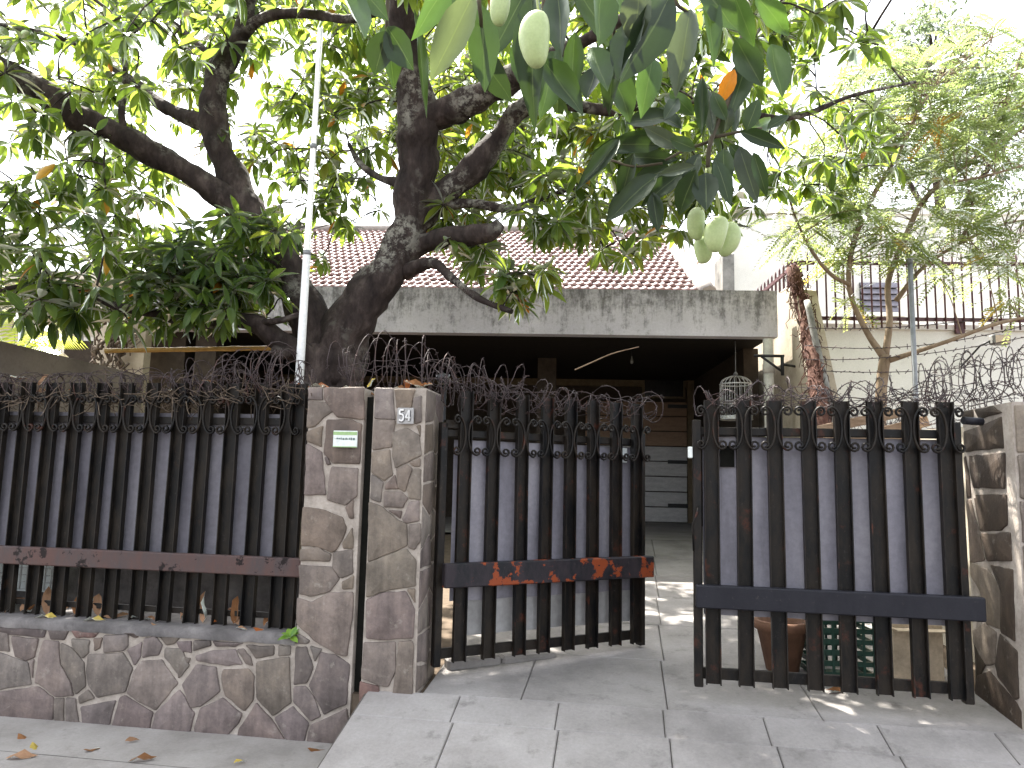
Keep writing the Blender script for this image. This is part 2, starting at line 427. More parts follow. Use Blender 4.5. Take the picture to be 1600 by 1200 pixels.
# ------------------------------------------------------------------ mesh builder
class MB:
    def __init__(s):
        s.v = []; s.f = []; s.sm = []
    def box(s, a, b, M4=None, smooth=False):
        x0, y0, z0 = a; x1, y1, z1 = b
        k = len(s.v)
        pts = [(x0, y0, z0), (x1, y0, z0), (x1, y1, z0), (x0, y1, z0), (x0, y0, z1), (x1, y0, z1), (x1, y1, z1), (x0, y1, z1)]
        if M4 is not None:
            pts = [tuple(M4 @ Vector(p)) for p in pts]
        s.v += pts
        for q in ((0, 3, 2, 1), (4, 5, 6, 7), (0, 1, 5, 4), (1, 2, 6, 5), (2, 3, 7, 6), (3, 0, 4, 7)):
            s.f.append(tuple(k+i for i in q)); s.sm.append(smooth)
        return s
    def bevbox(s, a, b, bv=0.004):
        """box with chamfered edges"""
        (x0, y0, z0), (x1, y1, z1) = a, b
        k = len(s.v)
        c = [(x0+x1)/2, (y0+y1)/2, (z0+z1)/2]
        h = [(x1-x0)/2, (y1-y0)/2, (z1-z0)/2]
        bv = min(bv, min(h)*0.6)
        idx = {}
        for sx in (-1, 1):
            for sy in (-1, 1):
                for sz in (-1, 1):
                    for ax in range(3):
                        p = [c[0]+sx*h[0], c[1]+sy*h[1], c[2]+sz*h[2]]
                        for o in range(3):
                            if o != ax:
                                p[o] -= (sx, sy, sz)[o]*bv
                        idx[(sx, sy, sz, ax)] = len(s.v)
                        s.v.append(tuple(p))
        def F(*q):
            s.f.append(tuple(q)); s.sm.append(False)
        for ax in range(3):
            o1, o2 = [i for i in range(3) if i != ax]
            for sg in (-1, 1):
                q = []
                for (p1, p2) in ((-1, -1), (1, -1), (1, 1), (-1, 1)):
                    sgn = [0, 0, 0]; sgn[ax] = sg; sgn[o1] = p1; sgn[o2] = p2
                    q.append(idx[(*sgn, ax)])
                F(*q)
        for ax in range(3):      # edges running along ax
            o1, o2 = [i for i in range(3) if i != ax]
            for p1 in (-1, 1):
                for p2 in (-1, 1):
                    q = []
                    for (sg, w) in ((-1, o1), (1, o1), (1, o2), (-1, o2)):
                        sgn = [0, 0, 0]; sgn[ax] = sg; sgn[o1] = p1; sgn[o2] = p2
                        q.append(idx[(*sgn, w)])
                    F(*q)
        for sx in (-1, 1):
            for sy in (-1, 1):
                for sz in (-1, 1):
                    F(idx[(sx, sy, sz, 0)], idx[(sx, sy, sz, 1)], idx[(sx, sy, sz, 2)])
        return s
    def tube(s, pts, rr, sides=8, cap=True, smooth=True, lump=0.0, seed=0, flat=None):
        pts = [Vector(p) for p in pts]
        n = len(pts)
        if isinstance(rr, (int, float)):
            rr = [rr]*n
        t0 = (pts[1]-pts[0]).normalized()
        a = Vector((0, 0, 1)) if abs(t0.z) < 0.9 else Vector((0, 1, 0))
        if flat is not None:
            a = Vector(flat)
        nr = (a-t0*a.dot(t0)).normalized()
        k0 = len(s.v)
        prev = t0
        for i, p in enumerate(pts):
            t = (pts[min(i+1, n-1)]-pts[max(i-1, 0)])
            t = t.normalized() if t.length > 1e-9 else prev
            nr = nr - t*nr.dot(t)
            if nr.length < 1e-6:
                nr = t.orthogonal()
            nr.normalize()
            bn = t.cross(nr)
            prev = t
            for j in range(sides):
                an = 2*math.pi*j/sides + (math.pi/4 if sides == 4 else 0)
                d = nr*math.cos(an)+bn*math.sin(an)
                r = rr[i]
                if lump:
                    q = p+d*r
                    r *= 1+lump*(noise.noise(q*4.5+Vector((seed, 0, 0)))+0.5*noise.noise(q*13))
                s.v.append(tuple(p+d*r))
        for i in range(n-1):
            for j in range(sides):
                a0 = k0+i*sides+j; a1 = k0+i*sides+(j+1) % sides
                s.f.append((a0, a1, a1+sides, a0+sides)); s.sm.append(smooth)
        if cap:
            s.f.append(tuple(k0+j for j in range(sides))[::-1]); s.sm.append(False)
            s.f.append(tuple(k0+(n-1)*sides+j for j in range(sides))); s.sm.append(False)
        return s
    def lathe(s, prof, c=(0, 0, 0), sides=20, smooth=True):
        k0 = len(s.v)
        for (r, z) in prof:
            for j in range(sides):
                an = 2*math.pi*j/sides
                s.v.append((c[0]+r*math.cos(an), c[1]+r*math.sin(an), c[2]+z))
        for i in range(len(prof)-1):
            for j in range(sides):
                a0 = k0+i*sides+j; a1 = k0+i*sides+(j+1) % sides
                s.f.append((a0, a1, a1+sides, a0+sides)); s.sm.append(smooth)
        return s
    def quad(s, pts):
        k = len(s.v); s.v += [tuple(p) for p in pts]
        s.f.append(tuple(range(k, k+len(pts)))); s.sm.append(False)
        return s
    def prism(s, poly, y0, y1):
        """polygon in x,z extruded along y (y0 front, y1 back)"""
        k = len(s.v); n = len(poly)
        s.v += [(p[0], y0, p[1]) for p in poly]+[(p[0], y1, p[1]) for p in poly]
        s.f.append(tuple(range(k, k+n))); s.sm.append(False)
        s.f.append(tuple(range(k+2*n-1, k+n-1, -1))); s.sm.append(False)
        for i in range(n):
            j = (i+1) % n
            s.f.append((k+j, k+i, k+n+i, k+n+j)); s.sm.append(False)
        return s
    def mesh(s, name, mt):
        me = bpy.data.meshes.new(name)
        me.from_pydata(s.v, [], s.f)
        me.polygons.foreach_set('use_smooth', s.sm)
        for q in (mt if isinstance(mt, (list, tuple)) else [mt]):
            me.materials.append(q)
        me.update()
        return me

OFF = {}
def thing(name, label, cat, loc, rotz=0, group=None, off=None):
    """Empty at a thing's base; parts are modelled in the frame named by off (the base's coordinates in that frame)"""
    o = bpy.data.objects.new(name, None)
    o.empty_display_size = 0.1
    COL.objects.link(o)
    o.location = loc
    o.rotation_euler = (0, 0, rotz)
    o['label'] = label; o['category'] = cat
    if group: o['group'] = group
    OFF[o.name] = Vector(off if off is not None else loc)
    return o
def fthing(name, label, cat, snz, group=None):
    return thing(name, label, cat, F2W(*snz), ANG_F, group, snz)
def part(name, mb, mt, parent, kind=None, label=None, sub=False):
    me = mb.mesh(name, M[mt]) if isinstance(mb, MB) else mb
    o = bpy.data.objects.new(name, me)
    COL.objects.link(o)
    o.parent = parent
    if not sub and parent.name in OFF:
        o.location = -OFF[parent.name]
    if kind: o['kind'] = kind
    if label: o['label'] = label
    return o
def inst(name, me, parent, pos, rot=(0, 0, 0), scale=(1, 1, 1)):
    o = bpy.data.objects.new(name, me)
    COL.objects.link(o)
    o.parent = parent
    o.location = Vector(pos)-OFF.get(parent.name, Vector())
    o.rotation_euler = rot
    o.scale = scale
    return o
def solo(name, mb, mt, label=None, cat=None, group=None, kind=None):
    me = mb.mesh(name, M[mt]) if isinstance(mb, MB) else mb
    o = bpy.data.objects.new(name, me)
    COL.objects.link(o)
    if label: o['label'] = label
    if cat: o['category'] = cat
    if group: o['group'] = group
    if kind: o['kind'] = kind
    return o
ORD = ['first', 'second', 'third', 'fourth', 'fifth', 'sixth', 'seventh', 'eighth', 'ninth', 'tenth', 'eleventh', 'twelfth',
       'thirteenth', 'fourteenth', 'fifteenth', 'sixteenth', 'seventeenth', 'eighteenth']

def crom(pts, k=5):
    P = [np.array(p, float) for p in pts]
    P = [2*P[0]-P[1]]+P+[2*P[-1]-P[-2]]
    out = []
    for i in range(1, len(P)-2):
        for j in range(k):
            t = j/k
            a, b, c, d = P[i-1], P[i], P[i+1], P[i+2]
            out.append(0.5*((2*b)+(-a+c)*t+(2*a-5*b+4*c-d)*t*t+(-a+3*b-3*c+d)*t**3))
    out.append(P[-2])
    return out

# ================================================================== GROUND
def zyard(n):
    return 0.28+0.08*n if n < 5.2 else 0.28+0.08*5.2
g = MB()
g.quad([(-400, -300, -0.16), (400, -300, -0.16), (400, 600, -0.16), (-400, 600, -0.16)])
solo('ground', g, 'earth', kind='structure')
road = MB(); road.quad([F2W(-60, -12, -0.12), F2W(60, -12, -0.12), F2W(60, -1.75, -0.12), F2W(-60, -1.75, -0.12)])
solo('road', road, 'asphalt', kind='structure')
# concrete sidewalk in front of the low wall: two long pours, slightly uneven
sw = MB()
for (n0, n1) in ((-1.75, -0.46), (-0.455, 0.05)):
    ks = 40
    for i in range(ks):
        s0 = -9+(9-0.94)*i/ks; s1 = -9+(9-0.94)*(i+1)/ks
        h = lambda s, n: 0.004*noise.noise(Vector((s*2, n*2, 0)))
        sw.quad([F2W(s0, n0, h(s0, n0)), F2W(s1, n0, h(s1, n0)), F2W(s1, n1, h(s1, n1)), F2W(s0, n1, h(s0, n1))])
sw.box((-9, 0, 0), (-0.94, 0, 0))
solo('sidewalk', sw, 'sidewalk', kind='structure')
sb = MB()
sb.v = []
M_f = Matrix.Translation(OF) @ Matrix.Rotation(ANG_F, 4, 'Z')
sb.box((-9, -1.75, -0.16), (9, 0.05, -0.012), M_f)
solo('sidewalk_base', sb, 'joint', kind='structure')
# yard
yb = MB()
for (n0, n1) in ((0.02, 5.2), (5.2, 26)):
    z0, z1 = zyard(n0)-0.03, zyard(n1)-0.03
    yb.quad([F2W(-9, n0, z0), F2W(9, n0, z0), F2W(9, n1, z1), F2W(-9, n1, z1)])
yb.quad([F2W(-9, .02, -.16), F2W(9, .02, -.16), F2W(9, .02, zyard(.02)-.03), F2W(-9, .02, zyard(.02)-.03)])
solo('yard_ground', yb, 'earth', kind='structure')

# driveway: base wedge plus single slabs
def zr(n): return 0.28+0.25*n
drv = MB()
for (n0, n1, z0, z1) in ((-1.12, 0.02, 0, zr(0.02)), ):
    for sA, sB in ((-0.965, 2.75),):
        p = [F2W(sA, n0, -0.02), F2W(sB, n0, -0.02), F2W(sB, n1, z1-.012), F2W(sA, n1, z1-.012)]
        drv.quad(p)
        drv.quad([F2W(sA, n0, -0.02), F2W(sA, n1, z1-.012), F2W(sA, n1, -0.02)])
drv.quad([F2W(-0.69, .02, zyard(.02)-.012), F2W(2.5, .02, zyard(.02)-.012), F2W(2.5, 9, zyard(5.2)-.012+0.0), F2W(-0.69, 9, zyard(5.2)-.012)]) if False else None
solo_drv = solo('driveway', drv, 'joint', kind='structure')
def slab(s0, s1, n0, n1, zf, gap=0.0024, th=0.05):
    a = gap
    mb = MB()
    j = [random.uniform(-.0025, .0025) for _ in range(4)]
    c = [(s0+a, n0+a), (s1-a, n0+a), (s1-a, n1-a), (s0+a, n1-a)]
    cs, cn = (s0+s1)/2, (n0+n1)/2
    ctr = F2W(cs, cn, zf(cn))
    top = []; top2 = []; bot = []
    for (x, y), q in zip(c, j):
        p = F2W(x, y, zf(y)+q)-ctr
        e = Vector(p)
        inn = F2W(x+(0.006 if x < cs else -0.006), y+(0.006 if y < cn else -0.006), zf(y)+q)-ctr
        top.append(inn); top2.append(e-Vector((0, 0, .005))); bot.append(e-Vector((0, 0, th)))
    mb.v = [tuple(p) for p in top+top2+bot]
    mb.f = [(0, 1, 2, 3)]+[(4+i, 4+(i+1) % 4, (i+1) % 4, i) for i in range(4)]+[(8+i, 8+(i+1) % 4, 4+(i+1) % 4, 4+i) for i in range(4)]
    mb.sm = [False]*9
    o = bpy.data.objects.new('paving_slab', mb.mesh('paving_slab', M['slab']))
    COL.objects.link(o); o.parent = solo_drv; o.location = ctr
cols = [-0.955, -0.45, 0.07, 0.595, 1.08, 1.61, 2.13, 2.72]
for i in range(len(cols)-1):
    slab(cols[i], cols[i+1], -0.215, 0.02, zr)
    slab(cols[i]+0.02*(i > 0), cols[i+1]+0.02*(i < len(cols)-2), -1.10, -0.215, zr)
ci = [-0.66, -0.13, 0.62, 1.37, 2.30]
rows = [0.02, 0.78, 1.55, 2.35, 3.2, 4.1, 5.2]
for r in range(len(rows)-1):
    for i in range(len(ci)-1):
        d = 0.02*r
        slab(ci[i]+(d if i else 0), ci[i+1]+(d if i < len(ci)-2 else 0), rows[r], rows[r+1], zyard)
cf = MB()
cf.quad([F2W(-4.4, 3.6, zyard(5.2)+.002), F2W(-0.66, 3.6, zyard(5.2)+.002), F2W(-0.66, 5.2, zyard(5.2)+.002), F2W(-4.4, 5.2, zyard(5.2)+.002)]) if False else None
cf.quad([F2W(-5, 5.2, zyard(5.2)), F2W(2.4, 5.2, zyard(5.2)), F2W(2.6, 10, zyard(5.2)), F2W(-5, 10, zyard(5.2))])
solo('carport_floor', cf, 'sidewalk', kind='structure')

# ================================================================== STONE WALLS
PAL = {'t': (0.178, 0.150, 0.129), 'p': (0.165, 0.135, 0.128), 'g': (0.172, 0.149, 0.135), 'b': (0.160, 0.128, 0.105),
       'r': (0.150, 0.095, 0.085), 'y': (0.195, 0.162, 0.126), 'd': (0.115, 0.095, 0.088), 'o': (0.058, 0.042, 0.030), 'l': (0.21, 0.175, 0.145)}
def stone_obj(poly, parent, colour, to_local, thick=0.0065, inset=0.003, grow=0.0095):
    """one stone: polygon (a,b) on a face, bulging outwards; to_local(a,b,h) gives the parent frame"""
    P = [Vector((a, b)) for a, b in poly]
    area = sum(P[i].x*P[(i+1) % len(P)].y-P[(i+1) % len(P)].x*P[i].y for i in range(len(P)))
    if area < 0: P.reverse()
    c = sum(P, Vector((0, 0)))/len(P)
    P = [p+(p-c).normalized()*min(grow, (p-c).length*.16) for p in P]
    pts = []
    for i in range(len(P)):
        a, b = P[i], P[(i+1) % len(P)]
        p0 = P[i-1]
        # rounded corner
        la = (a-p0).length; lb = (b-a).length
        rc = min(0.006, la*0.2, lb*0.2)
        pts.append(a+(p0-a).normalized()*rc)
        pts.append(a+(b-a).normalized()*rc)
        k = int(lb/0.055)
        for q in range(1, k+1):
            t = q/(k+1)
            nn = Vector((b.y-a.y, a.x-b.x)).normalized()
            pts.append(a+(b-a)*t+nn*random.uniform(-.0035, .0025))
    tilt = Vector((random.uniform(-.02, .02), random.uniform(-.02, .02)))
    hgt = thick*random.uniform(.8, 1.35)
    mb = MB(); n = len(pts)
    R = [(0.0, -0.010), (inset, hgt*0.55), (inset+0.006, hgt*0.93)]
    cen = to_local(c.x, c.y, 0)
    for ins, h in R:
        for p in pts:
            d = c-p; L = max(d.length, 1e-4)
            q = p+d*min(ins/L, .4)
            hh = h+(tilt.dot(q-c) if h > 0 else 0)+(0.0018*noise.noise(Vector((q.x*30, q.y*30, 3))) if h > 0 else 0)
            mb.v.append(tuple(to_local(q.x, q.y, hh)-cen))
    mb.v.append(tuple(to_local(c.x, c.y, hgt*1.03)-cen))
    for r in range(2):
        for i in range(n):
            j = (i+1) % n
            mb.f.append((r*n+i, r*n+j, (r+1)*n+j, (r+1)*n+i)); mb.sm.append(r == 1)
    for i in range(n):
        mb.f.append((2*n+i, 2*n+(i+1) % n, 3*n)); mb.sm.append(True)
    o = bpy.data.objects.new('stone', mb.mesh('stone', M['stone']))
    COL.objects.link(o); o.parent = parent
    o.location = cen-OFF[parent.name]
    v = random.uniform(.85, 1.15)
    col = PAL[colour]
    o.color = (col[0]*v, col[1]*v*random.uniform(.97, 1.03), col[2]*v*random.uniform(.95, 1.05), 1)
    return o
def front_local(s, z, h): return Vector((s, -h, z))
def polys_front(lst, ox, oy, sc, parent, clampz=None, grow=.0085):
    for colour, pl in lst:
        q = []
        for (x, y) in pl:
            p = FP(ox+x/sc, oy+y/sc, 0.0)
            z = p.z
            if clampz: z = max(clampz[0], min(clampz[1], z))
            q.append((p.x, z))
        stone_obj(q, parent, colour, front_local, grow=grow)

def clip(poly, p, n):
    out = []
    for i in range(len(poly)):
        a, b = poly[i], poly[(i+1) % len(poly)]
        da, db = (a-p).dot(n), (b-p).dot(n)
        if da <= 0: out.append(a)
        if da*db < 0: out.append(a+(b-a)*(da/(da-db)))
    return out
def voronoi(a0, b0, a1, b1, seeds, gap=0.006):
    res = []
    for i, s in enumerate(seeds):
        poly = [Vector((a0, b0)), Vector((a1, b0)), Vector((a1, b1)), Vector((a0, b1))]
        for j, t in enumerate(seeds):
            if i != j and len(poly) > 2:
                d = (t-s); L = d.length; d = d/L
                poly = clip(poly, (s+t)/2-d*gap, d)
        if len(poly) > 2:
            res.append([(p.x, p.y) for p in poly])
    return res
def seeds_for(a0, b0, a1, b1, size):
    na = max(1, round((a1-a0)/size)); nb = max(1, round((b1-b0)/size))
    S = []
    for i in range(na):
        for j in range(nb):
            S.append(Vector((a0+(a1-a0)*(i+.5+random.uniform(-.33, .33))/na, b0+(b1-b0)*(j+.5+random.uniform(-.33, .33))/nb)))
    return S
low_wall = fthing('stone_wall', 'low street wall of irregular purple grey stones under the left fence', 'wall', (-2.6, 0, 0))
mb = MB(); mb.box((-4.6, 0.004, -0.1), (-1.372, 0.34, 0.515))
part('wall_core', mb, 'mortar', low_wall)
# coping: rough cement cap with uneven front edge
mb = MB(); ks = 60
for i in range(ks+1):
    s = -4.6+(4.6-1.372)*i/ks
    e = 0.010*noise.noise(Vector((s*9, 0, 0)))+0.006*noise.noise(Vector((s*31, 0, 0)))
    e2 = 0.010*noise.noise(Vector((s*12, 5, 0)))
    mb.v += [(s, -0.008+e, 0.492+e2), (s, -0.012+e, 0.535+e2*.5), (s, 0.02, 0.549+e2*.3), (s, 0.34, 0.552), (s, .34, .5)]
for i in range(ks):
    for j in range(4):
        a = i*5+j
        mb.f.append((a, a+5, a+6, a+1)); mb.sm.append(True)
part('coping', mb, 'coping', low_wall)
W1 = [('g', [(0, 130), (60, 145), (75, 290), (0, 280), (-60, 270), (-60, 130)]), ('p', [(90, 172), (300, 190), (268, 335), (200, 362), (120, 330)]),
      ('g', [(-80, 300), (0, 300), (110, 342), (215, 372), (243, 548), (0, 588), (-90, 570)]), ('p', [(232, 368), (266, 350), (256, 500)]),
      ('p', [(340, 200), (460, 212), (470, 390), (550, 530), (575, 632), (440, 642), (302, 540), (275, 535), (300, 330)]),
      ('g', [(560, 262), (640, 360), (655, 380), (668, 560), (592, 625), (560, 520), (480, 390), (475, 225)]),
      ('g', [(560, 190), (700, 203), (690, 300), (645, 345), (568, 255)]), ('b', [(730, 190), (800, 182), (780, 262), (737, 285)]),
      ('g', [(690, 315), (800, 312), (960, 298), (1036, 422), (978, 605), (762, 650), (694, 555), (675, 450)]),
      ('g', [(812, 165), (1000, 155), (1000, 250), (960, 285), (812, 300)]), ('p', [(995, 275), (1108, 215), (1098, 330), (1050, 400)]),
      ('p', [(1130, 190), (1210, 165), (1268, 240), (1238, 318), (1112, 340)]),
      ('g', [(1102, 368), (1265, 355), (1390, 540), (1215, 750), (1080, 680), (995, 612), (1048, 450)]),
      ('g', [(1290, 262), (1420, 270), (1478, 400), (1410, 490), (1285, 335)]),
      ('p', [(-90, 600), (0, 605), (250, 568), (298, 565), (420, 652), (408, 860), (-90, 860)]), ('g', [(424, 662), (500, 655), (500, 880), (418, 870)]),
      ('g', [(515, 652), (590, 658), (622, 880), (512, 880)]), ('g', [(615, 640), (685, 588), (738, 655), (622, 698)]),
      ('p', [(632, 722), (905, 672), (846, 910), (645, 900)]), ('p', [(936, 650), (978, 634), (1195, 765), (1160, 950), (862, 920)]),
      ('p', [(1400, 588), (1440, 640), (1490, 742), (1520, 770), (1470, 985), (1175, 960), (1215, 770)]),
      ('d', [(-60, 95), (200, 98), (360, 122), (340, 182), (90, 160), (-60, 120)]), ('d', [(380, 120), (540, 118), (500, 200), (400, 195)]),
      ('r', [(560, 125), (780, 128), (735, 180), (600, 185)]), ('d', [(820, 130), (1110, 135), (1060, 185), (1000, 150)]),
      ('d', [(1130, 135), (1420, 140), (1360, 230), (1300, 240), (1240, 165)])]
polys_front(W1, 0, 960, 5, low_wall, (-0.03, 0.505), .0045)
W2 = [('p', [(22, 550), (130, 395), (288, 412), (318, 600), (170, 715), (92, 728)]), ('g', [(130, 322), (255, 285), (438, 272), (495, 390), (380, 402), (140, 362)]),
      ('t', [(342, 432), (540, 425), (585, 480), (578, 668), (510, 755), (362, 635), (332, 520)]), ('t', [(602, 375), (720, 355), (862, 335), (874, 690), (732, 792), (606, 655)]),
      ('d', [(520, 240), (740, 245), (738, 318), (600, 345), (575, 300)]), ('g', [(778, 240), (870, 248), (866, 318), (776, 325)]),
      ('p', [(165, 735), (340, 652), (492, 778), (462, 850), (350, 1000), (118, 990), (120, 880)]), ('p', [(535, 800), (602, 690), (715, 812), (850, 1080), (440, 1050), (470, 890)]),
      ('p', [(745, 812), (888, 718), (1012, 852), (960, 1090), (865, 1080)]), ('d', [(115, 205), (240, 200), (248, 245), (112, 285)]),
      ('d', [(265, 205), (500, 225), (430, 255), (290, 250)]), ('p', [(-20, 215), (95, 210), (95, 300), (20, 290)]), ('d', [(-30, 320), (90, 345), (20, 470), (-5, 500)]),
      ('d', [(452, 275), (505, 270), (555, 330), (575, 400), (520, 385)]), ('p', [(585, 420), (592, 470), (588, 480)])]
polys_front(W2[:-1], 280, 960, 5, low_wall, (-0.03, 0.505), .0045)

for pl in voronoi(-4.58, 0.0, -3.50, 0.49, seeds_for(-4.58, 0.0, -3.50, 0.49, 0.2)):
    stone_obj(pl, low_wall, random.choice('pggtp'), front_local, grow=.001)
pil1 = fthing('stone_pillar', 'stone clad pillar with the small notice, joined to the low wall', 'pillar', (-1.2, 0, 0))
mb = MB(); mb.box((-1.372, 0.004, -0.1), (-1.047, 0.36, 1.905))
part('pillar_core', mb, 'mortar', pil1)
PA = [('g', [(195, 75), (288, 75), (293, 158), (197, 155)]), ('b', [(310, 75), (590, 72), (590, 298), (515, 288), (402, 278), (312, 155)]),
      ('t', [(197, 168), (318, 184), (368, 240), (300, 288), (240, 348), (184, 358)]), ('b', [(188, 392), (295, 352), (284, 495), (186, 455)]),
      ('b', [(330, 308), (500, 308), (575, 340), (560, 618), (372, 612), (308, 545)]), ('p', [(180, 482), (288, 542), (318, 840), (168, 840)]),
      ('t', [(362, 648), (548, 658), (540, 850), (460, 915), (332, 878), (352, 700)]), ('b', [(462, 935), (518, 885), (520, 1010), (490, 1012)]),
      ('d', [(310, 575), (330, 570), (355, 625), (325, 630)])]
polys_front(PA, 440, 590, 4.614, pil1)
PB = [('b', [(150, -165), (300, -140), (420, -90), (445, -20), (415, 60), (372, 130), (345, 142), (250, 104), (140, 100)]), ('t', [(135, 128), (250, 112), (338, 160), (328, 208), (134, 205)]),
      ('t', [(362, 152), (492, 132), (492, 288), (412, 322), (358, 250)]), ('p', [(125, 238), (345, 252), (398, 330), (330, 415), (205, 448), (128, 432)]),
      ('y', [(420, 352), (496, 310), (493, 398), (424, 402)]), ('y', [(425, 80), (490, -20), (498, 60), (494, 118), (430, 118)]),
      ('t', [(112, 465), (210, 498), (330, 432), (492, 428), (486, 600), (452, 862), (380, 845), (222, 748), (110, 640)])]
polys_front(PB, 440, 830, 4.443, pil1)
PC = [('d', [(912, 255), (995, 255), (1046, 415), (998, 535), (896, 548)]), ('g', [(1022, 245), (1115, 272), (1060, 370)]),
      ('p', [(1102, 295), (1218, 315), (1330, 392), (1308, 700), (1132, 782), (1015, 552), (1064, 440)]), ('p', [(895, 570), (988, 562), (1048, 640), (1105, 795), (1030, 832), (893, 685)]),
      ('p', [(1030, 865), (1308, 735), (1330, 900), (1320, 1090), (975, 1090)]), ('g', [(930, 150), (1020, 205), (1000, 230), (905, 225)])]
polys_front(PC, 280, 960, 5, pil1, (-0.03, 1.9), .0045)

pil2 = fthing('stone_pillar', 'stone clad gate pillar carrying the house number 54', 'pillar', (-0.84, 0, 0.1))
mb = MB(); mb.box((-0.992, 0.004, 0.05), (-0.692, 0.40, 1.908))
part('pillar_core', mb, 'mortar', pil2)
QA = [('g', [(680, 78), (798, 82), (818, 298), (672, 288)]), ('b', [(818, 88), (958, 88), (930, 215), (832, 215)]), ('g', [(950, 155), (1008, 135), (1008, 312), (962, 328)]),
      ('t', [(668, 312), (818, 312), (790, 498), (658, 518)]), ('t', [(802, 402), (900, 368), (988, 420), (1003, 558), (822, 648), (802, 560)]), ('b', [(972, 348), (1003, 342), (1000, 428)]),
      ('t', [(653, 542), (778, 524), (798, 698), (740, 738), (652, 680)]), ('g', [(650, 702), (730, 760), (712, 895), (642, 868)]), ('t', [(832, 662), (900, 632), (938, 660), (890, 818), (840, 790)]),
      ('b', [(752, 770), (815, 705), (838, 800), (748, 803)]), ('b', [(922, 612), (998, 584), (998, 640), (952, 640)]), ('t', [(952, 662), (1003, 668), (1000, 878), (922, 868), (908, 800)]),
      ('t', [(742, 822), (858, 828), (906, 870), (870, 936), (742, 930)]), ('b', [(772, 958), (868, 962), (855, 1016)]), ('p', [(922, 902), (988, 892), (988, 1028), (902, 1046), (874, 1020)]),
      ('t', [(922, 1068), (998, 1054), (998, 1180), (960, 1235), (915, 1220)])]
polys_front(QA, 440, 590, 4.614, pil2)
QB = [('t', [(610, -200), (700, -165), (800, -75), (862, -50), (868, 95), (750, 148), (602, 208)]), ('t', [(597, 222), (760, 165), (862, 125), (928, 205), (926, 378), (690, 418), (594, 455)]),
      ('p', [(592, 482), (690, 434), (856, 420), (918, 545), (908, 738), (700, 748), (594, 738)]), ('b', [(872, 405), (926, 400), (926, 495)]),
      ('g', [(573, 778), (788, 774), (788, 960), (738, 1075), (682, 1066), (558, 1018)]), ('t', [(812, 774), (902, 764), (916, 802), (906, 1180), (770, 1180), (792, 1000)]),
      ('r', [(548, 1048), (668, 1080), (682, 1180), (545, 1180)])]
polys_front(QB, 440, 830, 4.443, pil2)
# inner face of the gate pillar (faces the gateway): random stones by a Voronoi cut
for pl in voronoi(0.008, 0.28, 0.395, 1.90, seeds_for(0.008, 0.28, 0.395, 1.90, 0.17)):
    stone_obj(pl, pil2, random.choice('tgbpt'), lambda a, b, h: Vector((-0.692+h, a, b)), grow=.001)

pil3 = fthing('stone_pillar', 'stone clad gate pillar at the right edge, beside the right gate leaf', 'pillar', (2.6, 0, 0.1))
mb = MB(); mb.box((2.286, 0.006, 0.05), (3.2, 0.55, 1.855))
part('pillar_core', mb, 'mortar', pil3)
S3 = 2.28
def side_polys(lst, ox, oy, sc):
    P0 = F2W(S3, 0, 0)
    for colour, pl in lst:
        q = []
        for (x, y) in pl:
            p = FLOC(WP(ox+x/sc, oy+y/sc, P0, DS))
            q.append(((0.005 if p.y < .055 else min(.54, p.y)), max(.1, min(1.85, p.z))))
        stone_obj(q, pil3, colour, lambda a, b, h: Vector((2.286-h, a, b)), grow=.012)
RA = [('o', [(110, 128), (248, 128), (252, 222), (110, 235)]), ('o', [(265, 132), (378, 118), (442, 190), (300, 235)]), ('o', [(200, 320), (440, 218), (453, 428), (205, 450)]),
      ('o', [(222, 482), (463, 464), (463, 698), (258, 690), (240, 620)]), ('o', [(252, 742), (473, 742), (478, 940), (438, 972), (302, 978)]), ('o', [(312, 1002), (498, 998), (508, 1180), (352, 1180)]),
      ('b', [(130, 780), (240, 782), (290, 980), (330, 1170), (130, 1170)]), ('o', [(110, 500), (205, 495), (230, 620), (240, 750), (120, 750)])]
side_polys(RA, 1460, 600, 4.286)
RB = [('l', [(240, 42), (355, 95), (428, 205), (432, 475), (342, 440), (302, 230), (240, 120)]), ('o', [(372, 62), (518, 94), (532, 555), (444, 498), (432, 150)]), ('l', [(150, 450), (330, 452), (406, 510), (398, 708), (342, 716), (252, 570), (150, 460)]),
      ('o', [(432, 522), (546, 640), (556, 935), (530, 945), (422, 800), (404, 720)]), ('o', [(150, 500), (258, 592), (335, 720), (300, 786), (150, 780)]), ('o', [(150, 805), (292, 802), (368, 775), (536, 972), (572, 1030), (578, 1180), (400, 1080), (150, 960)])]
side_polys(RB, 1460, 870, 4.286)  # paler stones here: sun spots on the side face put into colour
for pl in voronoi(2.296, 0.25, 3.15, 1.84, seeds_for(2.296, 0.25, 3.15, 1.84, 0.24)):
    stone_obj(pl, pil3, random.choice('ltplt'), front_local, grow=.001)

solo('gap_shade_filler', MB().box((-1.0465, 0.05, 0.0), (-0.9925, 0.33, 1.86), M_f), 'gap', 'dark filling for moss and shade in the narrow gap between the two stone pillars', 'filling')  # dark box added for the gap's shade and moss
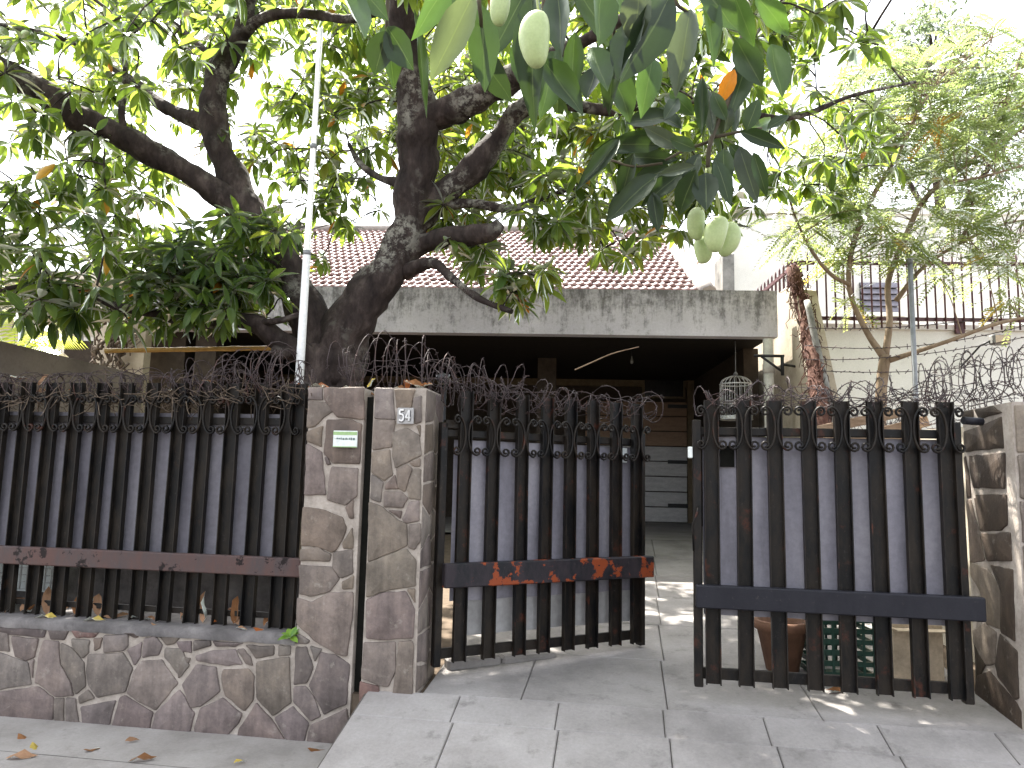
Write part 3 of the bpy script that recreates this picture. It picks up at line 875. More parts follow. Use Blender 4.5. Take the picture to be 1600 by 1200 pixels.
# number plate and notice
pc = FP(634, 650, -0.02)
num = fthing('house_number_sign', 'small grey house number plate reading 54 on the gate pillar', 'number sign', (pc.x, -0.02, pc.z))
mb = MB(); mb.bevbox((pc.x-.046, -.030, pc.z-.045), (pc.x+.046, -.016, pc.z+.045), .003)
part('plate', mb, 'plate', num)
def digit_boxes(d, x, z, w, h, t, y0, y1):
    seg = {'5': 'afgcd', '4': 'fgbc'}[d]
    mb = MB()
    R = {'a': ((x, z+h-t), (x+w, z+h)), 'g': ((x, z+h/2-t/2), (x+w, z+h/2+t/2)), 'd': ((x, z), (x+w, z+t)),
         'f': ((x, z+h/2), (x+t, z+h)), 'b': ((x+w-t, z+h/2), (x+w, z+h)), 'c': ((x+w-t, z), (x+w, z+h/2))}
    return R
def digit(d, x, z, w, h, grow, y0, y1):
    if d == '5':
        path = [(.95, 1), (.12, 1), (.08, .58), (.5, .64), (.9, .5), (.98, .3), (.8, .06), (.4, 0), (.05, .1)]
        strokes = [path]
    else:
        strokes = [[(.72, 0), (.72, 1), (.02, .3), (1.02, .3)]]
    mb = MB()
    for st in strokes:
        pts = [(x+w*a, (y0+y1)/2, z+h*b) for a, b in st]
        for i in range(len(pts)-1):
            mb.tube([pts[i], pts[i+1]], .0052+grow, 6, True, False)
    for i, p in enumerate(mb.v):
        mb.v[i] = (p[0], (y0+y1)/2+(p[1]-(y0+y1)/2)*.35, p[2])
    return mb
for k, d in enumerate('54'):
    x = pc.x-.034+k*.037
    part('numeral_outline', digit(d, x+.002, pc.z-.030, .027, .060, .003, -.0335, -.0295), 'digit_outline', num)
    part('numeral', digit(d, x, pc.z-.028, .027, .060, 0, -.0372, -.0332), 'digit', num)
nc = FP(540, 686, -0.02)
note = fthing('notice_sign', 'small white and pale green notice on the stone pillar', 'sign', (nc.x, -0.02, nc.z))
mb = MB(); mb.bevbox((nc.x-.070, -.028, nc.z-.046), (nc.x+.070, -.018, nc.z+.046), .002)
part('plate', mb, 'sign_white', note)
for a, b in ((.022, .040), (-.046, -.041)):
    mb = MB(); mb.box((nc.x-.0695, -.0295, nc.z+a), (nc.x+.0695, -.0286, nc.z+b)); part('green_band', mb, 'sign_green', note)
mb = MB(); x = nc.x-.05
while x < nc.x+.052:
    w = random.uniform(.004, .012)
    mb.box((x, -.0294, nc.z-.004+random.uniform(-.002, .002)), (x+w, -.0287, nc.z+.004+random.uniform(0, .004)))
    x += w+random.uniform(.002, .006)
mb.box((nc.x-.062, -.0293, nc.z-.0005), (nc.x+.06, -.02865, nc.z+.001))
part('print_line', mb, 'sign_ink', note)

# ================================================================== FENCE AND GATES
def channel(w, d, t, h):
    """vertical channel bar, open towards the street; origin bottom centre of web"""
    prof = [(-w/2, 0), (-w/2, -d), (-w/2+t, -d), (-w/2+t, -t), (w/2-t, -t), (w/2-t, -d), (w/2, -d), (w/2, 0)]
    mb = MB(); k = len(prof)
    for z in (0, h):
        mb.v += [(x, y, z) for x, y in prof]
    for i in range(k):
        j = (i+1) % k
        mb.f.append((i, j, k+j, k+i)); mb.sm.append(False)
    mb.f += [(7, 4, 3, 0), (0, 3, 2, 1), (7, 6, 5, 4), (k, k+3, k+4, k+7), (k, k+1, k+2, k+3), (k+7, k+4, k+5, k+6)]
    mb.sm += [False]*6
    return mb
def scroll_mesh(g, h=0.11, r=0.0064, flip=1):
    pts = []
    cx = -0.028; rs = 0.024
    for i in range(11):
        t = i/10; a = rad(90-400*(1-t)); q = 0.007+(rs-.007)*t
        pts.append((cx+q*math.cos(a), 0, h-rs+q*math.sin(a)))
    a_ = g/2-0.028-0.005
    for i in range(1, 14):
        a = rad(90+180*i/14)
        pts.append((cx+a_*math.cos(a), 0, h*math.sin(a)))
    for i in range(11):
        t = i/10; a = rad(270+400*t); q = rs-(rs-.007)*t
        pts.append((cx+q*math.cos(a), 0, -(h-rs)+q*math.sin(a)))
    if flip < 0:
        pts = [(-x, y, z) for x, y, z in pts]
    mb = MB(); mb.tube(pts, r, 5)
    for i, p in enumerate(mb.v):
        mb.v[i] = (p[0], p[1]*1.9, p[2])
    return mb.mesh('scroll', M['iron'])

fence = fthing('iron_fence', 'black iron fence on the low stone wall, backed with grey sheets', 'fence', (-2.6, 0.12, 0.55))
NB = 0.12
bar_u = [-34, 6, 46, 84, 123, 162, 201, 242, 283, 324, 367, 410, 453]
EXTRA_S = [FP(470, 640, NB).x]
bar_s = [FP(u, 640, NB).x for u in bar_u]
bm = channel(0.078, 0.036, 0.005, 1.39).mesh('bar', M['iron_fence'])
for s in bar_s+EXTRA_S:
    inst('bar', bm, fence, (s, NB, 0.552), (random.uniform(-.004, .004), random.uniform(-.006, .006), random.uniform(-.05, .05)))
mb = MB(); mb.bevbox((-4.2, NB-.085, .845), (-1.376, NB-.034, .948), .006)
part('rail', mb, 'rail_rusty', fence, label='thick rusty brown rail along the lower fence')
mb = MB(); mb.box((-4.2, NB+.002, 1.70), (-1.376, NB+.03, 1.74)); part('top_rail', mb, 'iron_fence', fence)
mb = MB(); mb.box((-4.2, NB+.002, .60), (-1.376, NB+.02, .63)); part('bottom_rail', mb, 'iron_fence', fence)
for a, b in zip(bar_s[:-1], bar_s[1:]):
    c = (a+b)/2; g = b-a
    mb = MB()
    ks = 6
    for i in range(ks+1):
        for j in range(9):
            x = c-g/2+.004+(g-.008)*i/ks
            mb.v.append((x, NB+.034+.006*math.sin(math.pi*i/ks)+.004*noise.noise(Vector((x*8, j, 0))), .86+(1.765-.86)*j/8))
    for i in range(ks):
        for j in range(8):
            q = i*9+j; mb.f.append((q, q+9, q+10, q+1)); mb.sm.append(True)
    part('sheet_panel', mb, 'panel_dark', fence)
g = 0.1775
scL = scroll_mesh(g); scR = scroll_mesh(g, flip=-1)
zs = FP(200, 647, NB-.04).z
for a, b in zip(bar_s[:-1], bar_s[1:]):
    c = (a+b)/2; k = (b-a)/g
    inst('scroll', scL, fence, (c, NB-.046, zs), (0, 0, 0), (k, 1, 1)); inst('scroll', scR, fence, (c, NB-.046, zs), (0, 0, 0), (k, 1, 1))
inst('scroll', scL, fence, (bar_s[-1]+g/2, NB-.046, zs), (0, 0, 0), (.8, 1, 1))

class Gate:
    """a gate leaf in its own plane: x along the leaf, y into the yard"""
    def __init__(s, P, Q, label):
        s.P = P; d = Q-P; d.z = 0; s.d = d.normalized(); s.nv = Vector((-s.d.y, s.d.x, 0)); s.ang = math.atan2(s.d.y, s.d.x)
        s.root = thing('gate', label, 'gate', P, s.ang, 'iron gate leaves of the driveway', (0, 0, 0))
    def at(s, u, v, n=0):
        p = WP(u, v, s.P+s.nv*n, s.nv); e = p-s.P
        return e.dot(s.d), p.z-s.P.z
    def back(s, x, y, z):
        return s.P+s.d*x+s.nv*y+Vector((0, 0, z))
# left leaf, swung into the yard
PA_, QA_ = WY(693, 900, 4.22), WY(1005, 900, 4.92)
PA_.z = 0.30
G1 = Gate(PA_, QA_, 'half open left gate leaf with red rust on its rail')
G1w = (QA_-PA_); G1w.z = 0; G1w = G1w.length
# right leaf, nearly closed
PB_, QB_ = F2W(0.745, 0.10, 0.30), F2W(2.06, 0.10, 0.30)
G2 = Gate(PB_, QB_, 'right gate leaf with plain dark rail beside the right pillar')
def build_gate(G, bars_u, vref, ztop, zbot, rail, railmat, rail_label, posts, toprail_v, pan, scv, panels_extra):
    root = G.root
    zs_ = [G.at(u, vref)[0] for u in bars_u]
    bmesh_ = channel(0.076, 0.034, 0.0055, ztop-zbot).mesh('bar', M['iron'])
    for x in zs_:
        inst('bar', bmesh_, root, (x, 0, zbot), (random.uniform(-.004, .004), random.uniform(-.004, .004), random.uniform(-.06, .06)))
    x0, x1 = rail[0], rail[1]
    mb = MB(); mb.bevbox((x0, -.092, rail[2]), (x1, -.036, rail[3]), .006)
    part('rail', mb, railmat, root, label=rail_label)
    a, b = min(zs_[0], posts[0]), max(zs_[-1], posts[-1])
    zt = G.at((bars_u[0]+bars_u[-1])/2, toprail_v)[1]
    mb = MB(); mb.bevbox((a, .002, zt-.022), (b, .04, zt+.022), .004); part('top_rail', mb, 'iron', root)
    mb = MB(); mb.bevbox((a, .002, zbot+.02), (b, .03, zbot+.075), .004); part('bottom_rail', mb, 'iron', root)
    for x in posts:
        mb = MB(); mb.bevbox((x-.022, -.01, zbot-.02), (x+.022, .040, zt+.06), .004); part('post', mb, 'iron', root)
    mid = G.at(800, 800)
    for (p0, p1, za, zb, mt, nm) in pan:
        mb = MB(); ks = 24
        for i in range(ks+1):
            x = p0+(p1-p0)*i/ks
            for j in range(9):
                z = za+(zb-za)*j/8
                mb.v.append((x, (.046 if mt == 'panel' else .066)+.010*math.sin(x*17)+.006*noise.noise(Vector((x*3, z*2, 1))), z))
        for i in range(ks):
            for j in range(8):
                q = i*9+j; mb.f.append((q, q+9, q+10, q+1)); mb.sm.append(True)
        part(nm, mb, mt, root)
    zsc = G.at((bars_u[0]+bars_u[-1])/2, scv)[1]
    gg = zs_[1]-zs_[0]
    mL = scroll_mesh(gg, .112); mR = scroll_mesh(gg, .112, flip=-1)
    for p, q in zip(zs_[:-1], zs_[1:]):
        c = (p+q)/2; k = (q-p)/gg
        inst('scroll', mL, root, (c, -.046, zsc), scale=(k, 1, 1)); inst('scroll', mR, root, (c, -.046, zsc), scale=(k, 1, 1))
    inst('scroll', mR, root, (zs_[0]-gg/2, -.046, zsc), scale=(.9, 1, 1)); inst('scroll', mL, root, (zs_[-1]+gg/2, -.046, zsc), scale=(.9, 1, 1))
    return zs_, zt
r1 = (G1.at(693, 885, -.06)[0], G1.at(1018, 885, -.06)[0], (G1.at(700, 922, -.06)[1]+G1.at(1010, 898, -.06)[1])/2, (G1.at(700, 883, -.06)[1]+G1.at(1010, 866, -.06)[1])/2)
zt1, zb1 = G1.at(860, 621)[1], G1.at(860, 1018)[1]
pz = G1.at(860, 688)[1]
zs1, ztr1 = build_gate(G1, [722, 766, 813, 850, 888, 924, 960, 992], 800, zt1, zb1, r1, 'rail_patch', 'rail with bright red rust patches',
           [G1.at(690, 800)[0], G1.at(1003, 800)[0]], 684,
           [(zs1_0, zs1_1, a, b, mt, nm) for (zs1_0, zs1_1, a, b, mt, nm) in
            [(G1.at(712, 800)[0], G1.at(1000, 800)[0], G1.at(860, 932)[1], pz-.02, 'panel', 'sheet_panel'),
             (G1.at(722, 950)[0], G1.at(1000, 950)[0], G1.at(860, 985)[1], G1.at(860, 926)[1], 'panel_white', 'lower_sheet')]], 687, None)
mb = MB(); a = G1.at(973, 712, .03)
mb.box((a[0]-.035, .030, a[1]-.045), (a[0]+.035, .034, a[1]+.05)); part('paper_label', mb, 'sign_white', G1.root)
mb = MB(); mb.box((zs1[0]-.12, -.01, ztr1+.03), (zs1[0]-.04, .03, ztr1+.075)); part('hinge_arm', mb, 'iron', G1.root)
r2 = (G2.at(1087, 925, -.06)[0], G2.at(1537, 955, -.06)[0], (G2.at(1087, 947, -.06)[1]+G2.at(1535, 972, -.06)[1])/2, (G2.at(1087, 910, -.06)[1]+G2.at(1535, 936, -.06)[1])/2)
zt2, zb2 = G2.at(1300, 627)[1], G2.at(1300, 1080)[1]
zs2, ztr2 = build_gate(G2, [1111, 1160, 1211, 1264, 1314, 1367, 1421, 1476], 700, zt2, zb2, r2, 'rail_black', None,
           [G2.at(1090, 800)[0], G2.at(1500, 800)[0]], 676,
           [(G2.at(1100, 800)[0], G2.at(1490, 800)[0], G2.at(1300, 972)[1], G2.at(1300, 684)[1], 'panel', 'sheet_panel')], 671, None)
a = G2.at(1136, 713, .03)
mb = MB(); mb.box((a[0]-.036, .024, a[1]-.056), (a[0]+.036, .031, a[1]+.056)); part('hand_hole', mb, 'gap', G2.root, label='black rectangular hand hole in the sheet')  # black block on the sheet, the opening's darkness put into its colour
hz = G2.at(1515, 657, 0)
mb = MB(); mb.tube([(hz[0]-.03, .0, hz[1]), (hz[0]+.07, .03, hz[1]-.004)], .02, 10); part('hinge', mb, 'rail_black', G2.root)
mb = MB(); q = G2.at(1078, 707, 0); mb.bevbox((q[0]-.012, -.03, q[1]-.03), (q[0]+.012, .0, q[1]+.03), .004); part('latch', mb, 'sign_white', G2.root)
mb = MB(); q = G2.at(1092, 800, 0)
mb.tube([(q[0]-.03, -.02, q[1]-.20), (q[0]-.035, -.03, q[1]-.06), (q[0]-.01, -.03, q[1]), (q[0]-.005, -.02, q[1]+.03)], .006, 6); part('bolt_handle', mb, 'iron', G2.root)
# cement lump at the foot of the left leaf
k1 = WZ(700, 1048, .30); k2 = WZ(830, 1030, .33)
mb = MB(); d = (k2-k1); d.z = 0; L = d.length
mm_ = Matrix.Translation(Vector((k1.x, k1.y, .26))) @ Matrix.Rotation(math.atan2(d.y, d.x), 4, 'Z')
mb.bevbox((-.01, -.03, 0), (L*.62, .06, .112), .015); mb.bevbox((L*.63, -.035, 0), (L*1.3, .055, .104), .015)
mb.v = [tuple(mm_ @ Vector(p)) for p in mb.v]
solo('door_sill', mb, 'slab', 'broken cement sill lying under the left gate leaf', 'sill')

# ================================================================== HOUSE
house = thing('house', 'old house with concrete carport fascia and red tiled roof', 'house', (-1, 8.2, .7))
mb = MB(); mb.box((-5.02, 8.2, 3.02), (2.52, 8.36, 3.545))
part('fascia', mb, 'fascia', house)
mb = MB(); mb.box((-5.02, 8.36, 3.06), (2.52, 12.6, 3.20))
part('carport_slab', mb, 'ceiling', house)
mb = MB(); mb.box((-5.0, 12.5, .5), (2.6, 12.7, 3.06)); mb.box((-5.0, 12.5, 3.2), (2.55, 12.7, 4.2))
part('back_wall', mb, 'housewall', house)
mb = MB(); mb.box((-5.0, 12.44, 2.95), (2.5, 12.5, 3.06)); part('lintel', mb, 'lintel', house)
mb = MB(); mb.box((-.18, 10.2, .6), (.08, 10.46, 3.06)); part('column', mb, 'housewall', house)
mb = MB(); mb.box((-4.98, 8.45, .4), (-4.35, 8.7, 3.06)); mb.box((-4.98, 8.7, .4), (-4.85, 12.5, 3.06)); part('side_wall', mb, 'housewall', house)
mb = MB(); mb.box((-4.2, 8.40, .5), (-3.95, 8.6, 3.06)); part('column', mb, 'housewall', house)
mb = MB(); mb.box((2.40, 9.2, .4), (2.58, 12.5, 3.06)); part('side_wall', mb, 'housewall', house)
# garage door
dr = WY(1010, 805, 12.45); dl = WY(1085, 805, 12.45)
x0, x1 = 0.6, dl.x-.12
zb_, zt_ = .70, WY(1050, 628, 12.45).z
door = part('door', MB().box((x0, 12.445, zb_), (x1, 12.48, zt_)), 'housewall', house)
nb = 8
for i in range(nb):
    z0 = zb_+(zt_-zb_)*i/nb; z1 = zb_+(zt_-zb_)*(i+1)/nb
    part('door_board', MB().bevbox((x0, 12.41, z0+.008), (x1, 12.443, z1-.008), .008), 'wood_white' if i < nb//2+1 else 'wood_orange', door, sub=True)
for v in (635, 722, 790):
    z = WY(1060, v, 12.4).z
    part('strap_hinge', MB().box((x1-.32, 12.388, z-.03), (x1+.05, 12.408, z+.03)), 'black', door, sub=True)
mb = MB(); mb.box((x1+.005, 12.38, zb_), (x1+.14, 12.497, 3.06)); part('door_frame', mb, 'lintel', house)
wf = WY(1050, 607, 12.45)
wdw = part('window', MB().box((wf.x-.5, 12.43, wf.z-.17), (wf.x+.22, 12.495, wf.z+.17)), 'lintel', house)
part('pane', MB().box((wf.x-.46, 12.415, wf.z-.14), (wf.x+.18, 12.428, wf.z+.14)), 'window_dark', wdw, sub=True)
# roof
ey, ez, ry, rz = 10.9, 4.14, 14.3, 6.27
RX0 = -6.4
RXT, RXB = WY(1035, 362, ry).x, WY(1110, 458, ey).x     # hip: the right edge runs from the ridge end down to the eave corner
def rx(t): return RXB+(RXT-RXB)*t
roof = part('roof', MB().quad([(RX0, ey, ez-.03), (RXB, ey, ez-.03), (RXT, ry, rz-.03), (RX0, ry, rz-.03)]).quad([(RXT, ry, rz-.03), (RXB+.2, 17.7, ez-.03), (RX0, 17.7, ez-.03), (RX0, ry, rz-.03)])
            .quad([(RXB, ey, ez-.03), (RXB+.2, 17.7, ez-.03), (RXT, ry, rz-.03)]), 'tile', house)
nrow = 19; pitch = 0.128
sl = Vector((0, ry-ey, rz-ez)); L = sl.length; sl /= L
nrm = Vector((0, -sl.z, sl.y))
mb = MB()
for r in range(nrow):
    off = (r % 2)*pitch*.5
    c = 0
    while True:
        xs = RX0+off+c*pitch; c += 1
        if xs+pitch > rx(r/nrow)-.02: break
        tj = random.uniform(-.004, .004); sk = random.uniform(-.01, .01)
        prof = [(0, .0), (.22, .002), (.5, .010), (.66, .024), (.84, .022), (1.0, .0)]
        k = len(mb.v)
        for (t, h) in prof:
            for (q, hh) in ((0.0, .030), (1.06, .0)):
                mb.v.append(tuple(Vector((xs+t*pitch+sk, ey, ez)) + sl*((r+q)*L/nrow) + nrm*(h+hh+tj)))
            mb.v.append(tuple(Vector((xs+t*pitch+sk, ey, ez)) + sl*(r*L/nrow) + nrm*(h*.6+.004+tj)))
        for i in range(len(prof)-1):
            a = k+i*3
            mb.f.append((a, a+3, a+4, a+1)); mb.sm.append(True)
            mb.f.append((a+2, a+5, a+3, a)); mb.sm.append(False)
part('roof_tiles', mb, 'tile', roof, kind='stuff', sub=True)
mb = MB()
mb.tube([tuple(Vector((rx(t)-.02, ey+(ry-ey)*t, ez+(rz-ez)*t+.03))) for t in np.linspace(0, 1, 12)], .13, 8, True, True, .1); mb.tube([(RX0, ry, rz+.04), (RXT, ry, rz+.04)], .09, 8)
part('ridge_cap', mb, 'ridge', roof, sub=True)
# hanging bulb
bp = WY(987, 563, 9.4)
lamp = thing('hanging_bulb', 'small pale bulb hanging from the dark carport ceiling', 'bulb', (bp.x, bp.y, bp.z))
mb = MB(); mb.lathe([(.0, -.05), (.014, -.045), (.022, -.025), (.02, 0), (.012, .03), (.012, .05)], (bp.x, bp.y, bp.z), 12); part('glass', mb, 'glass', lamp)
mb = MB(); mb.tube([(bp.x, bp.y, bp.z+.05), (bp.x, bp.y, 3.06)], .008, 6); part('cord', mb, 'black', lamp)

# ------------------------------------------------------------------ side walls, right
# wall along the property line, right: low part, then the high end with a raking creeper-covered pier
XR = 2.66
rs = thing('side_wall', 'stained cream boundary wall beside the carport right end', 'wall', (XR, 9, .3))
mb = MB()
prof = [(4.3, .1), (12.6, .1), (12.6, 3.62), (8.35, 3.62), (8.0, 3.50), (7.35, 2.0), (7.2, 1.86), (4.3, 1.80)]
for xx in (XR-.0, XR+.22):
    mb.v += [(xx, y, z) for y, z in prof]
k = len(prof)
mb.f.append(tuple(range(k-1, -1, -1))); mb.f.append(tuple(range(k, 2*k)))
for i in range(k):
    j = (i+1) % k; mb.f.append((i, j, k+j, k+i))
mb.sm = [False]*len(mb.f)
part('wall_body', mb, 'sidewall', rs)
# creeper pier: raking band of dry stems running down the wall end
crp = thing('dry_creeper', 'dry reddish creeper stems covering the raking wall end', 'creeper', (XR+.3, 7.4, 1.8))
cen = [WY(1240, 418, 8.15), WY(1252, 470, 8.0), WY(1262, 520, 7.8), WY(1270, 570, 7.55), WY(1278, 625, 7.3), WY(1284, 680, 7.15)]
mb = MB(); mb.tube(crom([tuple(p) for p in cen], 6), .078, 10, True, True, .45, 3); part('stem_mass', mb, 'creeper', crp)
mb = MB(); cp = crom([tuple(p) for p in cen], 8)
for i in range(380):
    t = random.randrange(len(cp)-3)
    p = Vector(cp[t]); d = Vector((random.gauss(0, 1), random.gauss(-.6, .6), random.gauss(0, .7))).normalized()
    q = [p+d*.07]
    for _ in range(4):
        q.append(q[-1]+Vector((random.gauss(0, .03), random.gauss(-.008, .02), random.gauss(-.03, .05))))
    mb.tube([tuple(x) for x in q], [.006, .005, .005, .004, .003], 4)
part('stems', mb, 'creeper', crp, kind='stuff')
# dark tube beside it, added in place of the pier's side edge
pp = [tuple(WY(1261, 470, 7.75)), tuple(WY(1276, 540, 7.6)), tuple(WY(1296, 625, 7.4)), tuple(WY(1303, 680, 7.3))]
mb = MB(); mb.tube(crom(pp, 5), .035, 8, True, True, .2); solo('pier_edge_tube', mb, 'mossy', 'dark tube added for the pier edge leaning just right of the dry creeper', 'pipe')
# pvc downpipe and bracket
mb = MB(); a = WY(1200, 530, 8.12); b = Vector((a.x, a.y, .6)); mb.tube([tuple(a), tuple(b)], .055, 10)
for z in (1.2, 2.6): mb.tube([(a.x, a.y, z), (a.x, a.y, z+.1)], .064, 10)
solo('downpipe', mb, 'pvc', 'pale downpipe under the right end of the fascia', 'pipe')
bk = WY(1222, 552, 7.95); bl = WY(1190, 560, 7.95)
brk = thing('wall_bracket', 'black triangular iron bracket beside the pale downpipe', 'bracket', bk)
mb = MB()
mb.tube([(bk.x, 7.95, bk.z-.02), (bk.x, 7.95, bk.z-.24)], .018, 6); mb.tube([(bk.x+.02, 7.95, bk.z-.03), (bl.x-.08, 7.95, bk.z-.03)], .016, 6)
mb.tube([(bk.x, 7.95, bk.z-.2), (bl.x, 7.95, bk.z-.04)], .014, 6)
mb.tube([(bk.x, 7.95, bk.z-.12), (bk.x+.2, 8.1, bk.z-.12)], .014, 6)
part('frame', mb, 'black', brk)

# ------------------------------------------------------------------ neighbour right
nw = thing('neighbour_wall', 'bright white neighbouring wall below the maroon railing', 'wall', (5, 9.1, 0))
mb = MB(); mb.box((2.9, 9.1, -.1), (14, 9.3, 3.30)); part('wall_body', mb, 'white_wall', nw)
mb = MB(); mb.box((2.88, 9.06, 3.30), (14, 9.34, 3.36)); part('coping', mb, 'white_wall', nw)
nh = thing('neighbour_house', 'cream neighbouring house with louvred vent behind the railing', 'house', (6, 12.6, 0))
xl = WY(1128, 420, 12.6).x
mb = MB(); mb.box((xl+.2, 12.6, 0), (16, 20, WY(1300, 335, 12.6).z)); part('wall', mb, 'white_wall', nh)
mb = MB(); mb.box((xl, 12.55, 3.2), (xl+.198, 13.2, WY(1130, 398, 12.6).z)); part('corner_pier', mb, 'mossy', nh)
zr_ = WY(1300, 335, 12.6).z
mb = MB(); mb.box((xl+.16, 12.56, zr_), (16.04, 20.04, zr_+.10)); part('roof_slab', mb, 'white_wall', nh)
l0, l1 = WY(1343, 442, 12.58), WY(1402, 490, 12.58)
lv = part('louvre_vent', MB().box((l0.x, 12.56, l1.z), (l1.x, 12.598, l0.z)), 'window_dark', nh)
for i in range(5):
    z = l1.z+(l0.z-l1.z)*(i+.5)/5
    mm2 = Matrix.Translation(((l0.x+l1.x)/2, 12.53, z)) @ Matrix.Rotation(rad(-28), 4, 'X')
    part('slat', MB().box((-(l1.x-l0.x)/2, -.01, -.05), ((l1.x-l0.x)/2, .01, .05), mm2), 'louver', lv, sub=True)
part('sill', MB().box((l0.x-.08, 12.45, l1.z-.07), (l1.x+.08, 12.598, l1.z-.005)), 'white_wall', lv, sub=True)
mb = MB(); mb.box((WY(1320, 500, 12.5).x, 12.50, 2.6), (WY(1345, 500, 12.5).x, 12.598, WY(1320, 492, 12.5).z)); part('wall_pilaster', mb, 'white_wall', nh)
wn = part('window', MB().box((WY(1350, 500, 12.5).x, 12.52, 2.7), (WY(1410, 500, 12.5).x, 12.598, WY(1350, 503, 12.5).z)), 'lintel', nh)

rl = thing('railing', 'maroon steel spear railing on top of the neighbouring white wall', 'railing', (4, 9.05, 3.36))
zA, zB = WY(1400, 412, 9).z, WY(1400, 499, 9).z
ztip = WY(1400, 394, 9).z; zlo = WY(1400, 514, 9).z
xc = WY(1247, 450, 9).x
mb = MB(); mb.box((xc, 8.985, zA-.02), (11, 9.015, zA+.025)); part('rail', mb, 'maroon', rl)
mb = MB(); mb.box((xc, 8.985, zB-.02), (11, 9.015, zB+.025)); part('rail', mb, 'maroon', rl)
mb = MB(); mb.box((xc-.035, 8.97, zB-.35), (xc+.035, 9.04, zA+.02)); part('post', mb, 'maroon', rl)
bar = MB().tube([(0, 0, zlo), (0, 0, ztip-.05), (0, 0, ztip)], [.011, .011, .002], 6).mesh('bar', M['maroon'])
x = xc+.11
while x < 7.2:
    inst('bar', bar, rl, (x, 8.97, 0)); x += .108
for xx in (4.95, 6.6):
    mb = MB(); mb.box((xx-.05, 9.02, 3.25), (xx+.05, 9.07, zB)); part('bracket', mb, 'maroon', rl)
# return run towards the back
yend = 12.3
mb = MB(); mb.box((xc-.015, 9.04, zA-.02), (xc+.015, yend, zA+.025)); part('rail', mb, 'maroon', rl)
mb = MB(); mb.box((xc-.015, 9.04, zB-.02), (xc+.015, yend, zB+.025)); part('rail', mb, 'maroon', rl)
bar2 = MB().tube([(0, 0, zlo), (0, 0, ztip-.05), (0, 0, ztip)], [.015, .015, .003], 6).mesh('bar', M['maroon'])
y = 9.2
while y < yend:
    inst('bar', bar2, rl, (xc, y, 0)); y += .17
# grey pole
mb = MB(); a = WY(1422, 412, 6.9); mb.tube([(a.x, 6.9, .2), (a.x, 6.9, a.z)], .022, 10); mb.tube([(a.x, 6.9, a.z), (a.x, 6.9, a.z+.05)], .026, 10)
solo('steel_post', mb, 'grey_steel', 'slim grey steel post in front of the white wall', 'post')
# flood light
fl = WY(1562, 531, 8.6)
fd = thing('floodlight', 'small floodlight on a thin arm above the white wall', 'floodlight', fl)
mb = MB(); mb.bevbox((fl.x-.1, fl.y-.06, fl.z-.06), (fl.x+.1, fl.y+.06, fl.z+.06), .02); part('housing', mb, 'mossy', fd)
mb = MB(); mb.box((fl.x-.08, fl.y-.065, fl.z-.045), (fl.x+.08, fl.y-.0605, fl.z+.045)); part('lens', mb, 'boxcream', fd)
mb = MB(); mb.tube([(fl.x-.08, fl.y, fl.z), (fl.x-.16, fl.y+.1, fl.z-.05), (fl.x-.2, fl.y+.45, fl.z-.25)], .012, 6); part('arm', mb, 'black', fd)

# ------------------------------------------------------------------ left: party wall, neighbour, pier, plants
pw = thing('party_wall', 'brown grey rendered boundary wall running back at far left', 'wall', (-3.95, 5.6, .3))
mb = MB(); mb.box((-4.1, 4.4, .1), (-3.86, 6.75, 2.29)); part('wall_body', mb, 'partywall', pw)
lh = thing('neighbour_house', 'pale cream neighbouring house glimpsed behind the left wall', 'house', (-9, 11, 0))
mb = MB(); mb.box((-16, 11.2, 0), (-6.1, 16, WY(80, 440, 11).z)); part('wall', mb, 'cream', lh)
zz = WY(80, 492, 11).z
mb = MB(); mb.box((-16, 10.7, zz), (-6.1, 11.195, zz+.14)); part('canopy', mb, 'cream', lh)
zz2 = WY(80, 440, 11).z
mb = MB(); mb.box((-16.2, 10.9, zz2), (-5.9, 16.2, zz2+.15)); part('roof_slab', mb, 'cream', lh)
a, b = WY(100, 527, 11.15), WY(150, 556, 11.15)
w = part('window', MB().box((a.x, 11.13, b.z-.4), (b.x, 11.198, a.z)), 'white_wall', lh)
part('pane', MB().box((a.x+.05, 11.11, b.z-.36), (b.x-.05, 11.128, a.z-.06)), 'housewall', w, sub=True)
lp = thing('wall_pier', 'stained cream wall end left of the carport, draped with dry roots', 'wall', (-5.1, 8.2, .3))
mb = MB(); mb.box((-5.22, 8.05, .1), (-4.62, 8.19, WY(230, 488, 8.1).z)); part('wall_body', mb, 'sidewall', lp)
mb = MB()
c0 = [WY(205, 488, 7.95), WY(185, 520, 7.9), WY(170, 560, 7.85), WY(172, 620, 7.8)]
cc = crom([tuple(p) for p in c0], 8)
for i in range(70):
    st = random.randrange(0, len(cc)-5)
    ofs = Vector((random.gauss(0, .10), random.gauss(0, .05), 0))
    q = [Vector(cc[st+j])+ofs+Vector((random.gauss(0, .022), random.gauss(0, .02), random.gauss(0, .02))) for j in range(0, 6, 1)]
    mb.tube([tuple(x) for x in q], random.uniform(.006, .018), 5)
part('roots', mb, 'creeper_grey', lp, kind='stuff')
mb = MB(); a = WY(165, 548, 5.3); b = WY(470, 543, 5.3)
pts = [a+(b-a)*t for t in np.linspace(0, 1, 15)]
mb.tube([tuple(p) for p in pts], [.017+(.003 if i % 3 == 0 else 0) for i in range(15)], 8)
solo('bamboo_pole', mb, 'bamboo', 'yellow bamboo pole lying level behind the left fence', 'pole')
